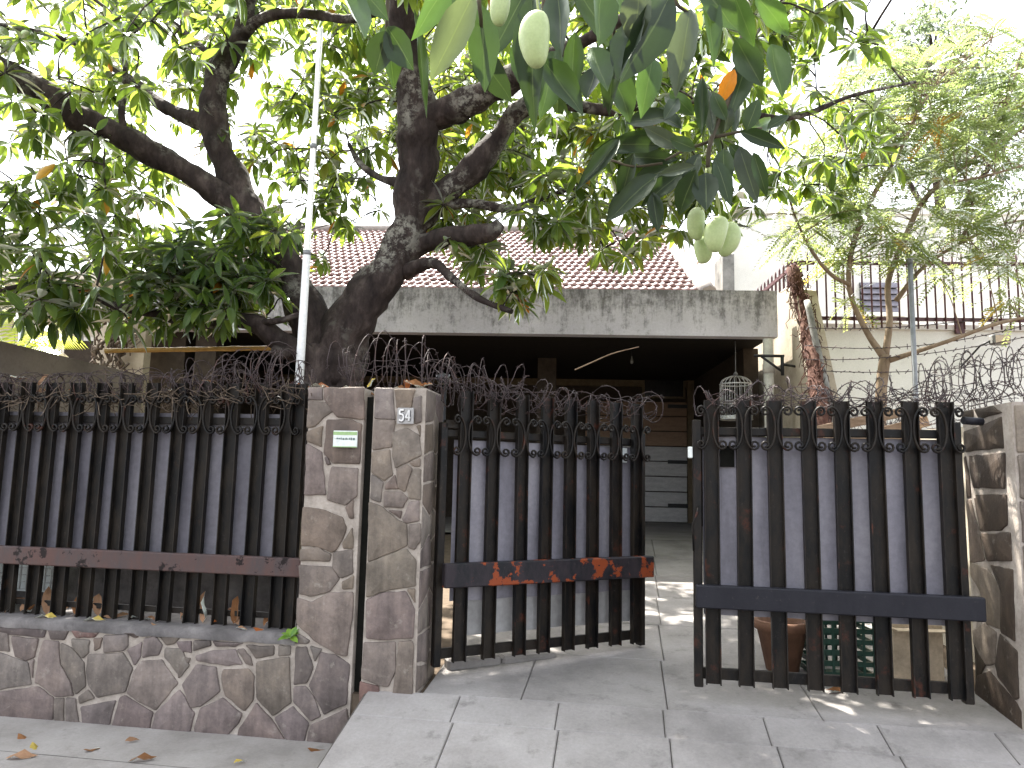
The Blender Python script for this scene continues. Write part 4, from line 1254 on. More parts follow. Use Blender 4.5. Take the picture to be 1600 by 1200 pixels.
# low planter wall and mesh behind the fence
mb = MB(); mb.box((-4.4, .62, .2), (-1.5, .74, .80), M_f); solo('planter_wall', mb, 'coping', 'low grey planter wall behind the left fence bars', 'planter')
msh = fthing('wire_mesh', 'white wire mesh panel behind the far left fence bars', 'mesh', (-3.6, .5, .55))
mb = MB()
for i in range(16):
    x = -3.95+i*.045; mb.tube([(x, .5, .62), (x, .5, 1.0)], .004, 4)
for j in range(9):
    z = .62+j*.045; mb.tube([(-3.97, .505, z), (-3.26, .505, z)], .004, 4)
part('grid', mb, 'cage', msh)
mb = MB(); mb.box((-3.97, .53, .60), (-3.24, .54, 1.0)); part('backing', mb, 'sign_white', msh)

# flag pole
pole = thing('flag_pole', 'tall white pole standing behind the left fence in front of the tree', 'pole', WY(463, 640, 4.42))
T, B = WY(501, 45, 4.42), WY(466, 620, 4.42)
B2 = B+(B-T)*.42
pts = [B2, B, B+(T-B)*.37, B+(T-B)*.371, T]
mb = MB(); mb.tube([tuple(p) for p in pts], [.028, .027, .024, .0195, .017], 12); part('tube', mb, 'white_paint', pole)
for t in (.37, .66):
    p = B+(T-B)*t; q = B+(T-B)*(t+.012); mb = MB(); mb.tube([tuple(p), tuple(q)], .027-.006*t, 12); part('coupling', mb, 'grey_steel', pole)

# ================================================================== TREES
def limb_px(pts, k=6):
    """(u, v, Y, width in photo pixels) -> smooth world polyline with radii"""
    P = []
    for u, v, Y, w in pts:
        p = WY(u, v, Y); P.append((p.x, p.y, p.z, w*0.5/FPX*Y))
    return crom(P, k)
LIMBS = {
 'trunk': [(520, 985, 5.15, 96), (516, 760, 5.15, 92), (514, 640, 5.15, 96), (518, 585, 5.15, 104), (522, 545, 5.15, 92)],
 'limb.R': [(520, 600, 5.15, 84), (540, 520, 5.12, 80), (575, 460, 5.1, 74), (620, 405, 5.1, 66), (643, 335, 5.1, 64), (652, 255, 5.05, 64), (655, 195, 5.0, 66), (640, 110, 4.9, 52), (630, 0, 4.7, 46), (640, -120, 4.4, 42), (690, -330, 3.7, 38), (760, -640, 2.9, 34), (850, -1000, 2.2, 30)],
 'limb.L': [(508, 590, 5.15, 72), (480, 490, 5.2, 62), (430, 400, 5.25, 58), (385, 325, 5.3, 54), (347, 240, 5.3, 46), (332, 180, 5.3, 44), (345, 110, 5.3, 36), (378, 50, 5.3, 28), (395, -50, 5.2, 22), (380, -200, 5.0, 16)],
 'limb.LL': [(400, 350, 5.28, 40), (350, 308, 5.2, 40), (290, 268, 5.1, 41), (230, 235, 5.0, 42), (165, 203, 4.9, 42), (100, 170, 4.75, 44), (40, 128, 4.6, 46), (-40, 90, 4.4, 46), (-160, 40, 4.2, 36), (-300, -30, 4.0, 24), (-460, -120, 3.8, 10)],
 'limb.La': [(335, 200, 5.3, 28), (290, 182, 5.35, 26), (255, 165, 5.4, 22), (215, 133, 5.5, 16), (150, 90, 5.6, 10)],
 'limb.Lb': [(372, 60, 5.3, 20), (410, 28, 5.2, 18), (470, 20, 5.1, 17), (540, 30, 4.9, 15), (590, 20, 4.8, 12)],
 'limb.Lc': [(343, 100, 5.3, 14), (305, 65, 5.4, 11), (270, 35, 5.5, 8), (225, 5, 5.6, 6)],
 'limb.Ld': [(-30, 36, 4.6, 12), (60, 50, 4.7, 10), (115, 68, 4.8, 7), (170, 100, 4.9, 4)],
 'limb.Le': [(198, 218, 4.95, 12), (190, 175, 4.9, 11), (196, 110, 4.9, 9), (180, 30, 4.8, 7), (120, -20, 4.7, 6)],
 'limb.R2': [(650, 195, 5.0, 50), (700, 172, 4.95, 50), (750, 148, 4.85, 46), (800, 122, 4.7, 40), (850, 92, 4.5, 30), (920, 60, 4.3, 22), (1000, 10, 4.1, 16), (1080, -60, 3.9, 11)],
 'limb.R3': [(640, 360, 5.1, 50), (672, 318, 5.1, 46), (725, 278, 5.1, 42), (775, 222, 5.1, 38), (808, 175, 5.1, 33), (850, 156, 5.1, 27), (900, 166, 5.15, 22), (960, 172, 5.2, 18), (1030, 160, 5.3, 14), (1110, 165, 5.4, 11), (1230, 185, 5.6, 9), (1330, 150, 5.8, 7), (1430, 128, 6.0, 5)],
 'limb.R4': [(640, 390, 5.1, 34), (690, 372, 5.0, 36), (735, 368, 4.95, 34), (768, 362, 4.9, 30), (782, 350, 4.9, 22)],
 'limb.R6': [(680, 318, 5.1, 22), (740, 318, 5.15, 16), (800, 326, 5.2, 13), (850, 308, 5.3, 9), (910, 290, 5.5, 6)],
 'limb.R5': [(632, 425, 5.08, 24), (676, 410, 4.9, 18), (708, 436, 4.75, 15), (752, 468, 4.6, 12), (800, 487, 4.5, 8)],
 'limb.R7': [(640, 290, 5.1, 18), (592, 277, 5.3, 13), (562, 255, 5.5, 10), (545, 225, 5.7, 7)],
 'limb.low': [(515, 580, 5.1, 40), (470, 553, 4.95, 40), (435, 530, 4.85, 36), (405, 507, 4.8, 32), (368, 500, 4.8, 24), (300, 507, 4.8, 18), (245, 490, 4.8, 16), (180, 478, 4.8, 13), (120, 450, 4.8, 9), (40, 445, 4.8, 7), (-40, 470, 4.8, 5)],
 'limb.lowb': [(400, 505, 4.8, 12), (440, 500, 4.7, 10), (475, 488, 4.7, 7)],
}
tree = thing('mango_tree', 'large spreading mango tree with dark twisted limbs behind the fence', 'tree', WY(520, 985, 5.15))
nodes = []       # points from which twigs may start
for nm, pts in LIMBS.items():
    C = limb_px(pts)
    rr = [max(.005, c[3]) for c in C]
    big = max(rr) > .03
    mb = MB()
    mb.tube([c[:3] for c in C], rr, 14 if max(rr) > .08 else 9, True, True, .36 if big else .2, len(nm))
    part(nm.split('.')[0], mb, 'bark', tree)
    for c, r in zip(C, rr):
        if nm != 'trunk':
            nodes.append((c[0], c[1], c[2]))
mb = MB(); mb.tube(crom([tuple(WY(473, 556, 4.9)), tuple(WY(455, 548, 4.86)), tuple(WY(440, 552, 4.8)), tuple(WY(425, 545, 4.78))], 4), [.05, .055, .05, .045, .042, .04, .04, .04, .04, .04, .04, .035, .03], 9, True, True, .2); part('branch_stub', mb, 'bark', tree)

# rosettes: (u, v, ru, rv, Y0, Y1, count, tint mean)
REG = [
 (90, 60, 170, 110, 3.9, 6.4, 52, .58), (60, 260, 120, 120, 4.3, 6.0, 46, .42), (60, 410, 110, 90, 4.2, 5.4, 48, .34),
 (240, 440, 180, 60, 4.5, 5.6, 92, .36), (360, 410, 110, 70, 4.5, 5.6, 66, .42), (200, 330, 120, 90, 5.2, 6.5, 40, .35), (400, 470, 80, 40, 4.6, 5.2, 24, .4),
 (240, 150, 120, 120, 5.3, 7.0, 48, .55), (240, 40, 120, 60, 4.4, 6.5, 42, .55), (430, 130, 110, 130, 5.6, 7.5, 60, .6), (430, 30, 120, 50, 5.0, 6.8, 34, .55),
 (470, 310, 60, 100, 5.6, 7.0, 22, .4), (545, 320, 50, 50, 5.8, 7.0, 12, .4), (520, 200, 70, 70, 5.5, 6.6, 22, .5), (560, 90, 80, 100, 5.3, 7.0, 46, .7),
 (720, 60, 110, 70, 5.0, 7.0, 34, .7), (610, 180, 60, 60, 5.4, 6.5, 16, .6),
 (760, 210, 90, 60, 5.6, 7.5, 30, .7), (780, 300, 80, 50, 5.5, 7.0, 26, .6), (870, 310, 60, 50, 4.9, 5.8, 24, .62), (720, 350, 50, 40, 4.9, 5.6, 12, .7), (745, 405, 60, 35, 4.9, 5.6, 11, .6),
 (900, 240, 110, 80, 5.4, 7.5, 56, .68), (940, 100, 120, 90, 4.4, 7.0, 52, .55), (1000, 300, 90, 70, 5.4, 7.5, 46, .62), (930, 360, 90, 45, 5.2, 6.5, 20, .75),
 (820, 445, 38, 40, 4.4, 4.65, 13, .8), (1040, 210, 110, 90, 4.9, 7.0, 52, .5), (1130, 120, 110, 100, 4.6, 7.5, 56, .5),
 (1150, 280, 80, 90, 5.2, 7.0, 22, .5), (1300, 55, 70, 45, 4.8, 6.5, 18, .4), (1290, 200, 80, 80, 5.6, 7.4, 14, .42), (1290, 280, 50, 50, 5.6, 7.2, 9, .42), (1200, 40, 80, 40, 3.8, 5.5, 15, .6),
 (1340, 250, 60, 60, 5.8, 7.2, 6, .45), (800, 0, 500, 30, 4.0, 7.0, 60, .6),
 (690, 70, 150, 90, 6.8, 8.8, 60, .7), (790, 220, 130, 80, 6.2, 8.5, 48, .7), (950, 130, 120, 90, 6.5, 8.5, 48, .62), (600, 200, 90, 90, 6.8, 8.5, 26, .65), (1060, 250, 90, 70, 6.2, 8.0, 26, .6),
 (745, 245, 80, 60, 6.8, 7.6, 40, .68), (740, 190, 90, 60, 8.0, 9.2, 46, .7), (700, 80, 90, 60, 8.5, 10, 46, .7), (690, -70, 150, 80, 7.6, 8.8, 70, .6), (660, 150, 70, 60, 7.2, 8.2, 22, .7),  # leaf groups added to block sun from the floor behind the gate
 (-230, 40, 170, 140, 3.8, 5.6, 46, .5), (-200, 330, 120, 100, 4.2, 5.4, 24, .4),
 # the part of the crown above the picture
 (300, -260, 500, 230, 4.0, 7.0, 130, .5), (850, -330, 500, 280, 3.0, 6.5, 190, .5), (1250, -200, 260, 180, 4.0, 6.5, 50, .5), (850, -1100, 900, 420, 2.2, 3.6, 120, .5),
]
ros = []
for (u, v, ru, rv, Y0, Y1, n, tm) in REG:
    k = 0; tries = 0
    while k < n and tries < n*20:
        tries += 1
        a = random.uniform(0, 2*math.pi); r = math.sqrt(random.random())
        uu, vv = u+ru*r*math.cos(a)*1.1, v+rv*r*math.sin(a)*1.1
        Y = random.uniform(Y0, Y1)
        p = WY(uu, vv, Y)
        # gaps
        if noise.noise(Vector((p.x*1.5, p.y*1.5, p.z*1.5))+Vector((3, 7, 1))) < -0.09 and random.random() < .88 and v > -20:
            continue
        if 520 < vv and uu < 480: continue
        ros.append((p, tm)); k += 1
# twigs: each rosette joins the nearest point already on the tree
ND = np.array(nodes)
order = sorted(range(len(ros)), key=lambda i: float(np.min(np.sum((ND-np.array(ros[i][0]))**2, axis=1))))
tw = MB()
allN = list(ND)
arr = np.zeros((len(ND)+len(ros)*4, 3)); arr[:len(ND)] = ND; cnt = len(ND)
RO = []
for i in order:
    p, tm = ros[i]
    q = np.array(p)
    dd = np.sqrt(np.sum((arr[:cnt]-q)**2, axis=1))
    j = int(np.argmin(dd)); d0 = dd[j]
    a = Vector(arr[j]); b = Vector(q)
    if d0 > 0.05:
        mid1 = a.lerp(b, .35)+Vector((random.gauss(0, .06*d0), random.gauss(0, .06*d0), .10*d0))
        mid2 = a.lerp(b, .72)+Vector((random.gauss(0, .06*d0), random.gauss(0, .06*d0), .08*d0))
        C = crom([tuple(a), tuple(mid1), tuple(mid2), tuple(b)], 2)
        r0 = .005+.010*min(1, d0/1.2)
        tw.tube(C, [r0+(0.0035-r0)*t for t in np.linspace(0, 1, len(C))], 4, False)
        for c in (mid1, mid2, b):
            arr[cnt] = c; cnt += 1
        ax = (b-mid2).normalized()
    else:
        ax = Vector((0, 0, 1))
    RO.append((b, ax, tm))
part('twigs', tw, 'bark', tree, kind='stuff')

# leaf template: x width, y length, z lift
LROWS = [0.0, .12, .32, .55, .78, 1.0]
LW = [.03, .55, .95, 1.0, .66, .02]
def leaf_template(curl=.16, fold=.28):
    V = []
    for t, w in zip(LROWS, LW):
        zc = -curl*t*t
        V += [(-.5*w, t, zc+fold*.25*w), (0, t, zc), (.5*w, t, zc+fold*.25*w)]
    Fq = []
    for i in range(len(LROWS)-1):
        a = i*3
        Fq += [(a, a+1, a+4, a+3), (a+1, a+2, a+5, a+4)]
    return np.array(V), np.array(Fq)
def leaf_mesh(name, mt, curl=.16, fold=.28, wob=0.0, seed=0):
    V, Fq = leaf_template(curl, fold)
    me = bpy.data.meshes.new(name)
    vv = [(x, y, z+wob*math.sin(y*9+seed+x*3)) for x, y, z in V]
    me.from_pydata(vv, [], [tuple(int(i) for i in f) for f in Fq])
    uvl = me.uv_layers.new(name='uv')
    for poly in me.polygons:
        for li in poly.loop_indices:
            vi = me.loops[li].vertex_index
            uvl.data[li].uv = ((vi % 3)*.5, LROWS[vi//3])
    me.polygons.foreach_set('use_smooth', [True]*len(me.polygons))
    me.materials.append(M[mt])
    return me
def bulk_leaves(name, B, D, Nn, Ln, Wd, tint, mt, parent, sub=False):
    """many leaves in one mesh (numpy): base, direction, normal, length, width, tint"""
    V, Fq = leaf_template()
    n = len(B)
    X = np.cross(D, Nn); X /= np.linalg.norm(X, axis=1)[:, None]
    Z = np.cross(X, D)
    P = (B[:, None, :] + X[:, None, :]*(V[None, :, 0, None]*Wd[:, None, None]) + D[:, None, :]*(V[None, :, 1, None]*Ln[:, None, None])
         + Z[:, None, :]*((V[None, :, 2, None])*Ln[:, None, None]*np.where(np.abs(V[None, :, 0, None]) > 0, 1, 1)))
    return raw_mesh(name, P.reshape(-1, 3), (Fq[None]+np.arange(n)[:, None, None]*len(V)).reshape(-1, 4), np.repeat(tint, len(V)), mt, parent)
def raw_mesh(name, P, Q, tint, mt, parent, kind='stuff'):
    me = bpy.data.meshes.new(name)
    me.vertices.add(len(P)); me.vertices.foreach_set('co', P.astype(np.float32).ravel())
    k = Q.shape[1]
    me.loops.add(Q.size); me.loops.foreach_set('vertex_index', Q.astype(np.int32).ravel())
    me.polygons.add(len(Q)); me.polygons.foreach_set('loop_start', np.arange(0, Q.size, k, dtype=np.int32))
    me.update(calc_edges=True)
    at = me.attributes.new('tint', 'FLOAT', 'POINT'); at.data.foreach_set('value', tint.astype(np.float32))
    me.polygons.foreach_set('use_smooth', [True]*len(Q))
    me.materials.append(M[mt])
    o = bpy.data.objects.new(name, me); COL.objects.link(o)
    if parent is not None:
        o.parent = parent
        o.location = -OFF[parent.name]
    if kind: o['kind'] = kind
    return o
B, D, Nn, Ln, Wd, Ti = [], [], [], [], [], []
for (p, ax, tm) in RO:
    k = random.randint(9, 14)
    a0 = random.uniform(0, 6.28)
    ax = (ax*.8+Vector((0, 0, .35))).normalized()
    e1 = ax.orthogonal().normalized(); e2 = ax.cross(e1)
    t0 = tm-.01+random.gauss(0, .17)
    big = random.uniform(.82, 1.12)
    for i in range(k):
        an = a0+i*2.4
        el = rad(random.uniform(45, 112))
        d = (e1*math.cos(an)+e2*math.sin(an))*math.sin(el)+ax*math.cos(el)
        d = (d+Vector((0, 0, -random.uniform(.15, .75)))).normalized()
        up = Vector((random.gauss(0, .35), random.gauss(0, .35), 1))
        nn = (up-d*up.dot(d))
        if nn.length < .1: nn = d.orthogonal()
        B.append(tuple(p+ax*random.uniform(-.05, .02)+d*.015)); D.append(tuple(d)); Nn.append(tuple(nn.normalized()))
        L_ = random.uniform(.12, .20)*big
        Ln.append(L_); Wd.append(L_*random.uniform(.27, .37))
        t = min(.86, max(.02, t0+random.gauss(0, .10)))
        if random.random() < .012: t = random.uniform(.92, 1.0)
        Ti.append(t)
B, D, Nn, Ln, Wd, Ti = map(np.array, (B, D, Nn, Ln, Wd, Ti))
# foreground leaves, single objects on twigs hanging from the limb overhead:  (base u,v, tip u,v, width px, Y, tint)
GD, GM, GL, GG, GO = (0.018, 0.032, 0.013), (0.028, 0.052, 0.018), (0.042, 0.080, 0.022), (0.060, 0.078, 0.055), (0.42, 0.15, 0.015)
def c8(bx, by, tx, ty, w): return (900+bx/3.75, 100+by/3.75, 900+tx/3.75, 100+ty/3.75, w/3.75)
FG = [(742, -12, 678, 112, 50, 1.55, GG), (752, 5, 758, 128, 46, 1.62, GM), (742, 70, 792, 152, 44, 1.7, GD), (832, -5, 828, 158, 46, 1.5, GD), (872, -15, 880, 92, 40, 1.5, GD),
      (846, 92, 906, 166, 42, 1.55, GM), (898, 50, 892, 145, 30, 1.6, GM), (532, -20, 563, 62, 40, 1.9, GL), (606, 42, 645, 105, 42, 1.9, GM), (603, 48, 588, 112, 40, 1.9, GD), (600, 40, 618, 120, 34, 1.95, GM),
      (648, 12, 667, 165, 14, 1.9, GD), (560, -25, 605, 30, 36, 1.9, GM), (1006, 22, 974, 125, 46, 1.6, GD), (1052, -12, 982, 112, 58, 1.6, GD), (1000, -20, 990, 62, 46, 1.55, GG), (940, -20, 930, 70, 44, 1.6, GM),
      (965, 62, 948, 158, 34, 1.65, GD), (925, 75, 946, 142, 36, 1.6, GM), (1080, 14, 1056, 132, 42, 1.7, GG), (1104, -10, 1118, 85, 26, 1.75, GL), (1148, 108, 1126, 158, 22, 1.8, GO), (1090, -25, 1150, 40, 44, 1.7, GM),
      (1145, -15, 1175, 65, 30, 1.8, GL), (1180, -10, 1230, 50, 34, 1.8, GL), (820, -10, 770, 80, 40, 1.75, GD), (900, -20, 955, 60, 40, 1.75, GD), (960, -25, 1010, 90, 44, 1.8, GM), (700, -30, 655, 50, 36, 1.8, GL), (720, -20, 718, 70, 38, 1.85, GM),
      (870, 80, 850, 170, 44, 1.65, GM), (955, 110, 985, 175, 40, 1.75, GM), (1020, 90, 1005, 170, 36, 1.8, GL), (800, 70, 846, 152, 36, 1.8, GM), (1150, 60, 1188, 130, 38, 1.9, GM), (1170, 90, 1142, 172, 36, 1.95, GD), (1205, 70, 1218, 150, 34, 1.95, GM)]
BB = [(560, 310, 310, 330, 110, GD), (620, 490, 405, 375, 92, GG), (600, 560, 290, 540, 92, GD), (600, 430, 130, 500, 115, GD), (250, 450, 10, 740, 85, GD), (340, 520, 262, 770, 95, GD), (480, 640, 200, 890, 120, GD), (345, 735, 190, 900, 110, GD),
      (450, 755, 478, 975, 85, GD), (700, 600, 500, 640, 65, GG), (705, 620, 600, 865, 120, GM), (760, 640, 765, 850, 135, GD), (865, 500, 868, 745, 115, GM), (955, 480, 1050, 775, 112, GG), (1040, 520, 1112, 745, 72, GM), (985, 400, 1175, 325, 70, GL), (1000, 390, 1062, 215, 95, GM),
      (960, 395, 1200, 480, 80, GM), (800, 420, 770, 180, 80, GG), (735, 420, 742, 125, 75, GM), (845, 440, 812, 205, 75, GG), (870, 400, 905, 255, 66, GG), (930, 420, 962, 150, 66, GM), (690, 300, 555, 165, 85, GL), (640, 260, 515, 190, 62, GG), (120, 20, 70, 205, 120, GD), (205, 40, 172, 235, 66, GD),
      (335, 40, 258, 240, 80, GM), (700, 500, 560, 440, 80, GM), (900, 470, 1010, 600, 80, GM), (640, 620, 420, 790, 100, GD), (560, 610, 330, 680, 90, GD), (820, 560, 900, 800, 90, GM), (510, 470, 240, 470, 90, GD), (720, 520, 640, 720, 90, GD), (1120, 380, 1240, 300, 60, GM), (620, 380, 450, 260, 90, GD),
      (520, 320, 600, 200, 80, GM), (880, 330, 800, 170, 80, GM)]
for (bx, by, tx, ty, w, col) in BB:
    b = c8(bx, by, tx, ty, w); FG.append((b[0], b[1], b[2], b[3], b[4], random.uniform(1.75, 2.05), [q*.72 for q in col]))
LM = [leaf_mesh('leaf', 'leaf_obj', c, f, w, s) for c, f, w, s in ((.12, .45, .022, 0), (.22, .6, .03, 2), (.08, .35, .035, 4), (-.10, .7, .025, 1))]
def place_leaf(me, base, tip, width, nrm, parent, color, name='leaf'):
    d = tip-base; L_ = d.length; d = d/L_
    x = d.cross(nrm)
    if x.length < .05: x = d.orthogonal()
    x.normalize(); z = x.cross(d)
    m4 = Matrix((x*width, d*L_, z*L_)).transposed().to_4x4()
    m4.translation = base-(OFF[parent.name] if parent is not None else Vector())
    o = bpy.data.objects.new(name, me); COL.objects.link(o)
    if parent is not None: o.parent = parent
    o.matrix_local = m4
    o.color = (*color, 1)
    return o
hub = []
nleaf = 0
for (bu, bv, tu, tv, w, Y, col) in FG:
    b = WY(bu, bv, Y); t = WY(tu, tv, Y+random.uniform(-.05, .05))
    view = (CAMP-b).normalized()
    nr = (view*random.uniform(.9, 1.2)+Vector((random.gauss(0, .25), 0, random.gauss(.15, .22)))).normalized()
    v = random.uniform(.8, 1.2)
    place_leaf(random.choice(LM), b, b+(t-b)*1.1, w*Y/FPX*1.15, nr, tree, [c*v for c in col]); nleaf += 1
    hub.append((bu, bv, Y))
# hanging twigs of the foreground sprays
for pts in ([(760, -260, 2.4, 12), (752, -90, 1.75, 10), (748, -10, 1.6, 8), (752, 40, 1.62, 6), (745, 72, 1.7, 5)],
            [(850, -400, 2.4, 12), (860, -120, 1.65, 10), (850, -15, 1.52, 8), (852, 60, 1.55, 6), (850, 95, 1.58, 5)],
            [(930, -300, 2.2, 12), (950, -80, 1.7, 10), (955, 0, 1.62, 8), (960, 70, 1.65, 6), (952, 115, 1.7, 5)],
            [(1050, -260, 2.3, 12), (1050, -60, 1.75, 9), (1055, 0, 1.68, 7), (1075, 20, 1.7, 5)],
            [(620, -250, 2.6, 10), (610, -80, 2.0, 9), (605, 20, 1.92, 7), (604, 55, 1.92, 5)],
            [(1190, -260, 2.6, 12), (1165, -60, 2.0, 10), (1160, 60, 1.95, 9), (1140, 150, 1.95, 8), (1118, 200, 1.92, 8), (1108, 232, 1.9, 8), (1106, 262, 1.9, 7)],
            [(1140, 150, 1.95, 7), (1060, 165, 1.95, 6), (1020, 190, 1.93, 5), (990, 200, 1.92, 4)],
            [(1112, 220, 1.92, 6), (1070, 235, 1.92, 5), (1040, 250, 1.9, 4)], [(1112, 215, 1.92, 6), (1160, 205, 1.93, 5), (1190, 200, 1.95, 4)], [(1035, 255, 1.9, 5), (990, 260, 1.9, 4), (955, 250, 1.92, 4)]):
    C = limb_px(pts, 5); mb = MB(); mb.tube([c[:3] for c in C], [c[3] for c in C], 7, True, True, .1); part('twig', mb, 'twig', tree)
# the rest: nearest, in view -> single leaves; all others one mass
tipz = (B+D*Ln[:, None]*.5)
dep = (tipz-np.array(CAMP)) @ np.array(FW)
uu = 800+FPX*((tipz-np.array(CAMP)) @ np.array(RT))/dep; vv = 600-FPX*((tipz-np.array(CAMP)) @ np.array(UP))/dep
inside = (dep > 1) & (uu > 0) & (uu < 1600) & (vv > 0) & (vv < 600)
face = np.abs(np.sum(Nn*((tipz-np.array(CAMP))/np.linalg.norm(tipz-np.array(CAMP), axis=1)[:, None]), axis=1))+.3
size = np.where(inside, Ln*face/dep, 0)
pick = np.argsort(-size)[:max(0, 296-nleaf)]
mask = np.ones(len(B), bool); mask[pick] = False
def tcol(t):
    if t > .9: return (0.40, 0.22, 0.03)
    return tuple((a+(b-a)*min(1, t/.85)) for a, b in zip((.022, .046, .014), (.085, .135, .026)))
for i in pick:
    b = Vector(B[i]); place_leaf(random.choice(LM), b, b+Vector(D[i])*float(Ln[i]), float(Wd[i]), Vector(Nn[i]), tree, tcol(Ti[i]))
bulk_leaves('foliage', B[mask], D[mask], Nn[mask], Ln[mask], Wd[mask], Ti[mask], 'leaf_attr', tree)

# mangoes
def mango_mesh(h, w, seed):
    mb = MB(); sides = 22; K = 16
    for i in range(K+1):
        t = i/K
        a = math.pi*t
        z = math.cos(a)*h/2
        r = math.sin(a)**.86*w/2*(1+.12*math.cos(a+.5))
        sh = .10*w*math.sin(a)*math.sin(a*1.2+seed)
        for j in range(sides):
            an = 2*math.pi*j/sides
            mb.v.append((r*math.cos(an)+sh, r*.86*math.sin(an), z))
    for i in range(K):
        for j in range(sides):
            a0 = i*sides+j; a1 = i*sides+(j+1) % sides
            mb.f.append((a0, a0+sides, a1+sides, a1)); mb.sm.append(True)
    return mb
MG = [(839, 62, 1.40, 100, 55, -2, 'large pale green mango hanging alone at the top centre', (846, -60)), (780, 12, 1.55, 66, 36, 4, 'green mango half hidden by leaves left of the large mango', (768, -70)),
      (1089, 350, 1.9, 54, 31, 3, 'left mango of the hanging bunch of four', (1106, 262)), (1121, 366, 1.86, 60, 38, -10, 'largest middle mango of the hanging bunch of four', (1108, 262)), (1137, 374, 1.93, 58, 34, -16, 'right hand mango tucked behind the largest in the bunch of four', (1112, 262)),
      (1098, 391, 1.95, 44, 31, -4, 'lowest smallest mango of the hanging bunch of four', (1104, 262))]
for (u, v, Y, hp, wp, tilt, lab, st) in MG:
    c = WY(u, v, Y); h = hp*Y/FPX; w = wp*Y/FPX
    root = thing('mango', lab, 'mango', c, 0, 'green mangoes hanging from the tree')
    mb = mango_mesh(h, w, u)
    rot = Matrix.Rotation(rad(-tilt), 3, 'Y')
    mb.v = [tuple(c+rot @ Vector(p)) for p in mb.v]
    part('fruit', mb, 'mango', root)
    top = c+rot @ Vector((0, 0, h/2-.002)); s2 = WY(st[0], st[1], Y)
    md = top.lerp(s2, .5)+Vector((random.uniform(-.015, .015), 0, 0))
    mb = MB(); mb.tube(crom([tuple(top), tuple(md), tuple(s2)], 5), .0028, 6); part('stalk', mb, 'stalk', root)
mb = MB()
for (a, b, c_) in (((1106, 262), (1122, 285), (1136, 302)), ((1106, 262), (1118, 300), (1121, 325)), ((1105, 262), (1098, 300), (1096, 330))):
    mb.tube(crom([tuple(WY(*a, 1.9)), tuple(WY(*b, 1.88)), tuple(WY(*c_, 1.89))], 4), .0022, 5)
part('flower_stalk', mb, 'stalk', tree)

# ------------------------------------------------------------------ feathery tree at the right
ft = thing('feathery_tree', 'slender pale tree with feathery yellow green leaves in front of the white wall', 'tree', WY(1376, 700, 7.4))
FT = {'trunk': [(1370, 900, 7.4, 21), (1374, 700, 7.4, 19), (1378, 600, 7.4, 18), (1383, 555, 7.4, 18)],
      'limb.a': [(1382, 560, 7.4, 13), (1355, 520, 7.4, 9), (1332, 470, 7.35, 8), (1326, 430, 7.3, 8), (1335, 375, 7.3, 9), (1362, 310, 7.3, 8), (1395, 255, 7.3, 7), (1420, 205, 7.3, 5), (1440, 150, 7.3, 4)],
      'limb.b': [(1383, 558, 7.4, 12), (1390, 500, 7.45, 10), (1388, 440, 7.5, 9), (1415, 370, 7.5, 9), (1445, 310, 7.5, 8), (1500, 265, 7.5, 7), (1560, 222, 7.5, 6), (1640, 180, 7.5, 4)],
      'limb.c': [(1384, 565, 7.4, 9), (1430, 550, 7.2, 7), (1490, 530, 7.0, 6), (1560, 505, 6.9, 6), (1640, 490, 6.8, 4)],
      'limb.d': [(1328, 445, 7.3, 7), (1300, 430, 7.2, 6), (1270, 395, 7.1, 5), (1245, 345, 7.0, 4), (1230, 300, 7.0, 3)],
      'limb.e': [(1400, 470, 7.5, 8), (1440, 420, 7.4, 6), (1500, 380, 7.3, 5), (1570, 350, 7.2, 4), (1640, 340, 7.2, 3)],
      'limb.f': [(1345, 345, 7.3, 6), (1318, 300, 7.4, 5), (1330, 240, 7.5, 4), (1300, 190, 7.6, 3)],
      'limb.g': [(1440, 320, 7.5, 6), (1470, 290, 7.3, 5), (1540, 275, 7.2, 4), (1610, 255, 7.2, 3)], 'limb.i': [(1420, 205, 7.3, 5), (1450, 150, 7.4, 4), (1500, 100, 7.6, 4), (1550, 60, 7.8, 3)], 'limb.j': [(1560, 222, 7.5, 5), (1575, 160, 7.6, 4), (1590, 100, 7.7, 3)], 'limb.h': [(1500, 380, 7.3, 5), (1520, 330, 7.4, 4), (1505, 270, 7.5, 3)]}
fn = []
for nm, pts in FT.items():
    C = limb_px(pts, 5); mb = MB(); mb.tube([c[:3] for c in C], [max(.006, c[3]) for c in C], 8, True, True, .12, 2)
    part(nm.split('.')[0], mb, 'bark_pale', ft)
    if nm != 'trunk': fn += [c[:3] for c in C]
fn = np.array(fn)
FREG = [(1230, 370, 80, 30, 6.6, 7.6, 14, .62), (1300, 330, 90, 80, 6.6, 7.8, 52, .6), (1400, 330, 110, 90, 6.8, 8.0, 78, .6), (1360, 395, 60, 50, 6.8, 7.8, 14, .75), (1500, 385, 110, 60, 6.6, 8.0, 52, .66), (1560, 320, 80, 80, 6.8, 8.0, 52, .6),
        (1420, 210, 110, 60, 7.0, 8.2, 62, .55), (1540, 210, 90, 60, 7.0, 8.2, 52, .55), (1575, 440, 50, 50, 6.8, 7.8, 12, .7), (1310, 440, 40, 50, 7.0, 7.6, 10, .8), (1440, 290, 40, 25, 7, 7.6, 5, .90), (1480, 190, 60, 40, 7, 7.6, 6, .90), (1330, 200, 70, 60, 7, 8, 22, .5), (1580, 130, 60, 60, 7, 8.2, 30, .5), (1430, 120, 90, 60, 7, 8.2, 34, .45), (1540, 70, 70, 50, 7.2, 8.4, 24, .5), (1350, 120, 60, 50, 7.2, 8.2, 18, .45), (1300, 260, 60, 50, 7, 8, 22, .6)]
fp, ft_ = [], []
fr = MB()
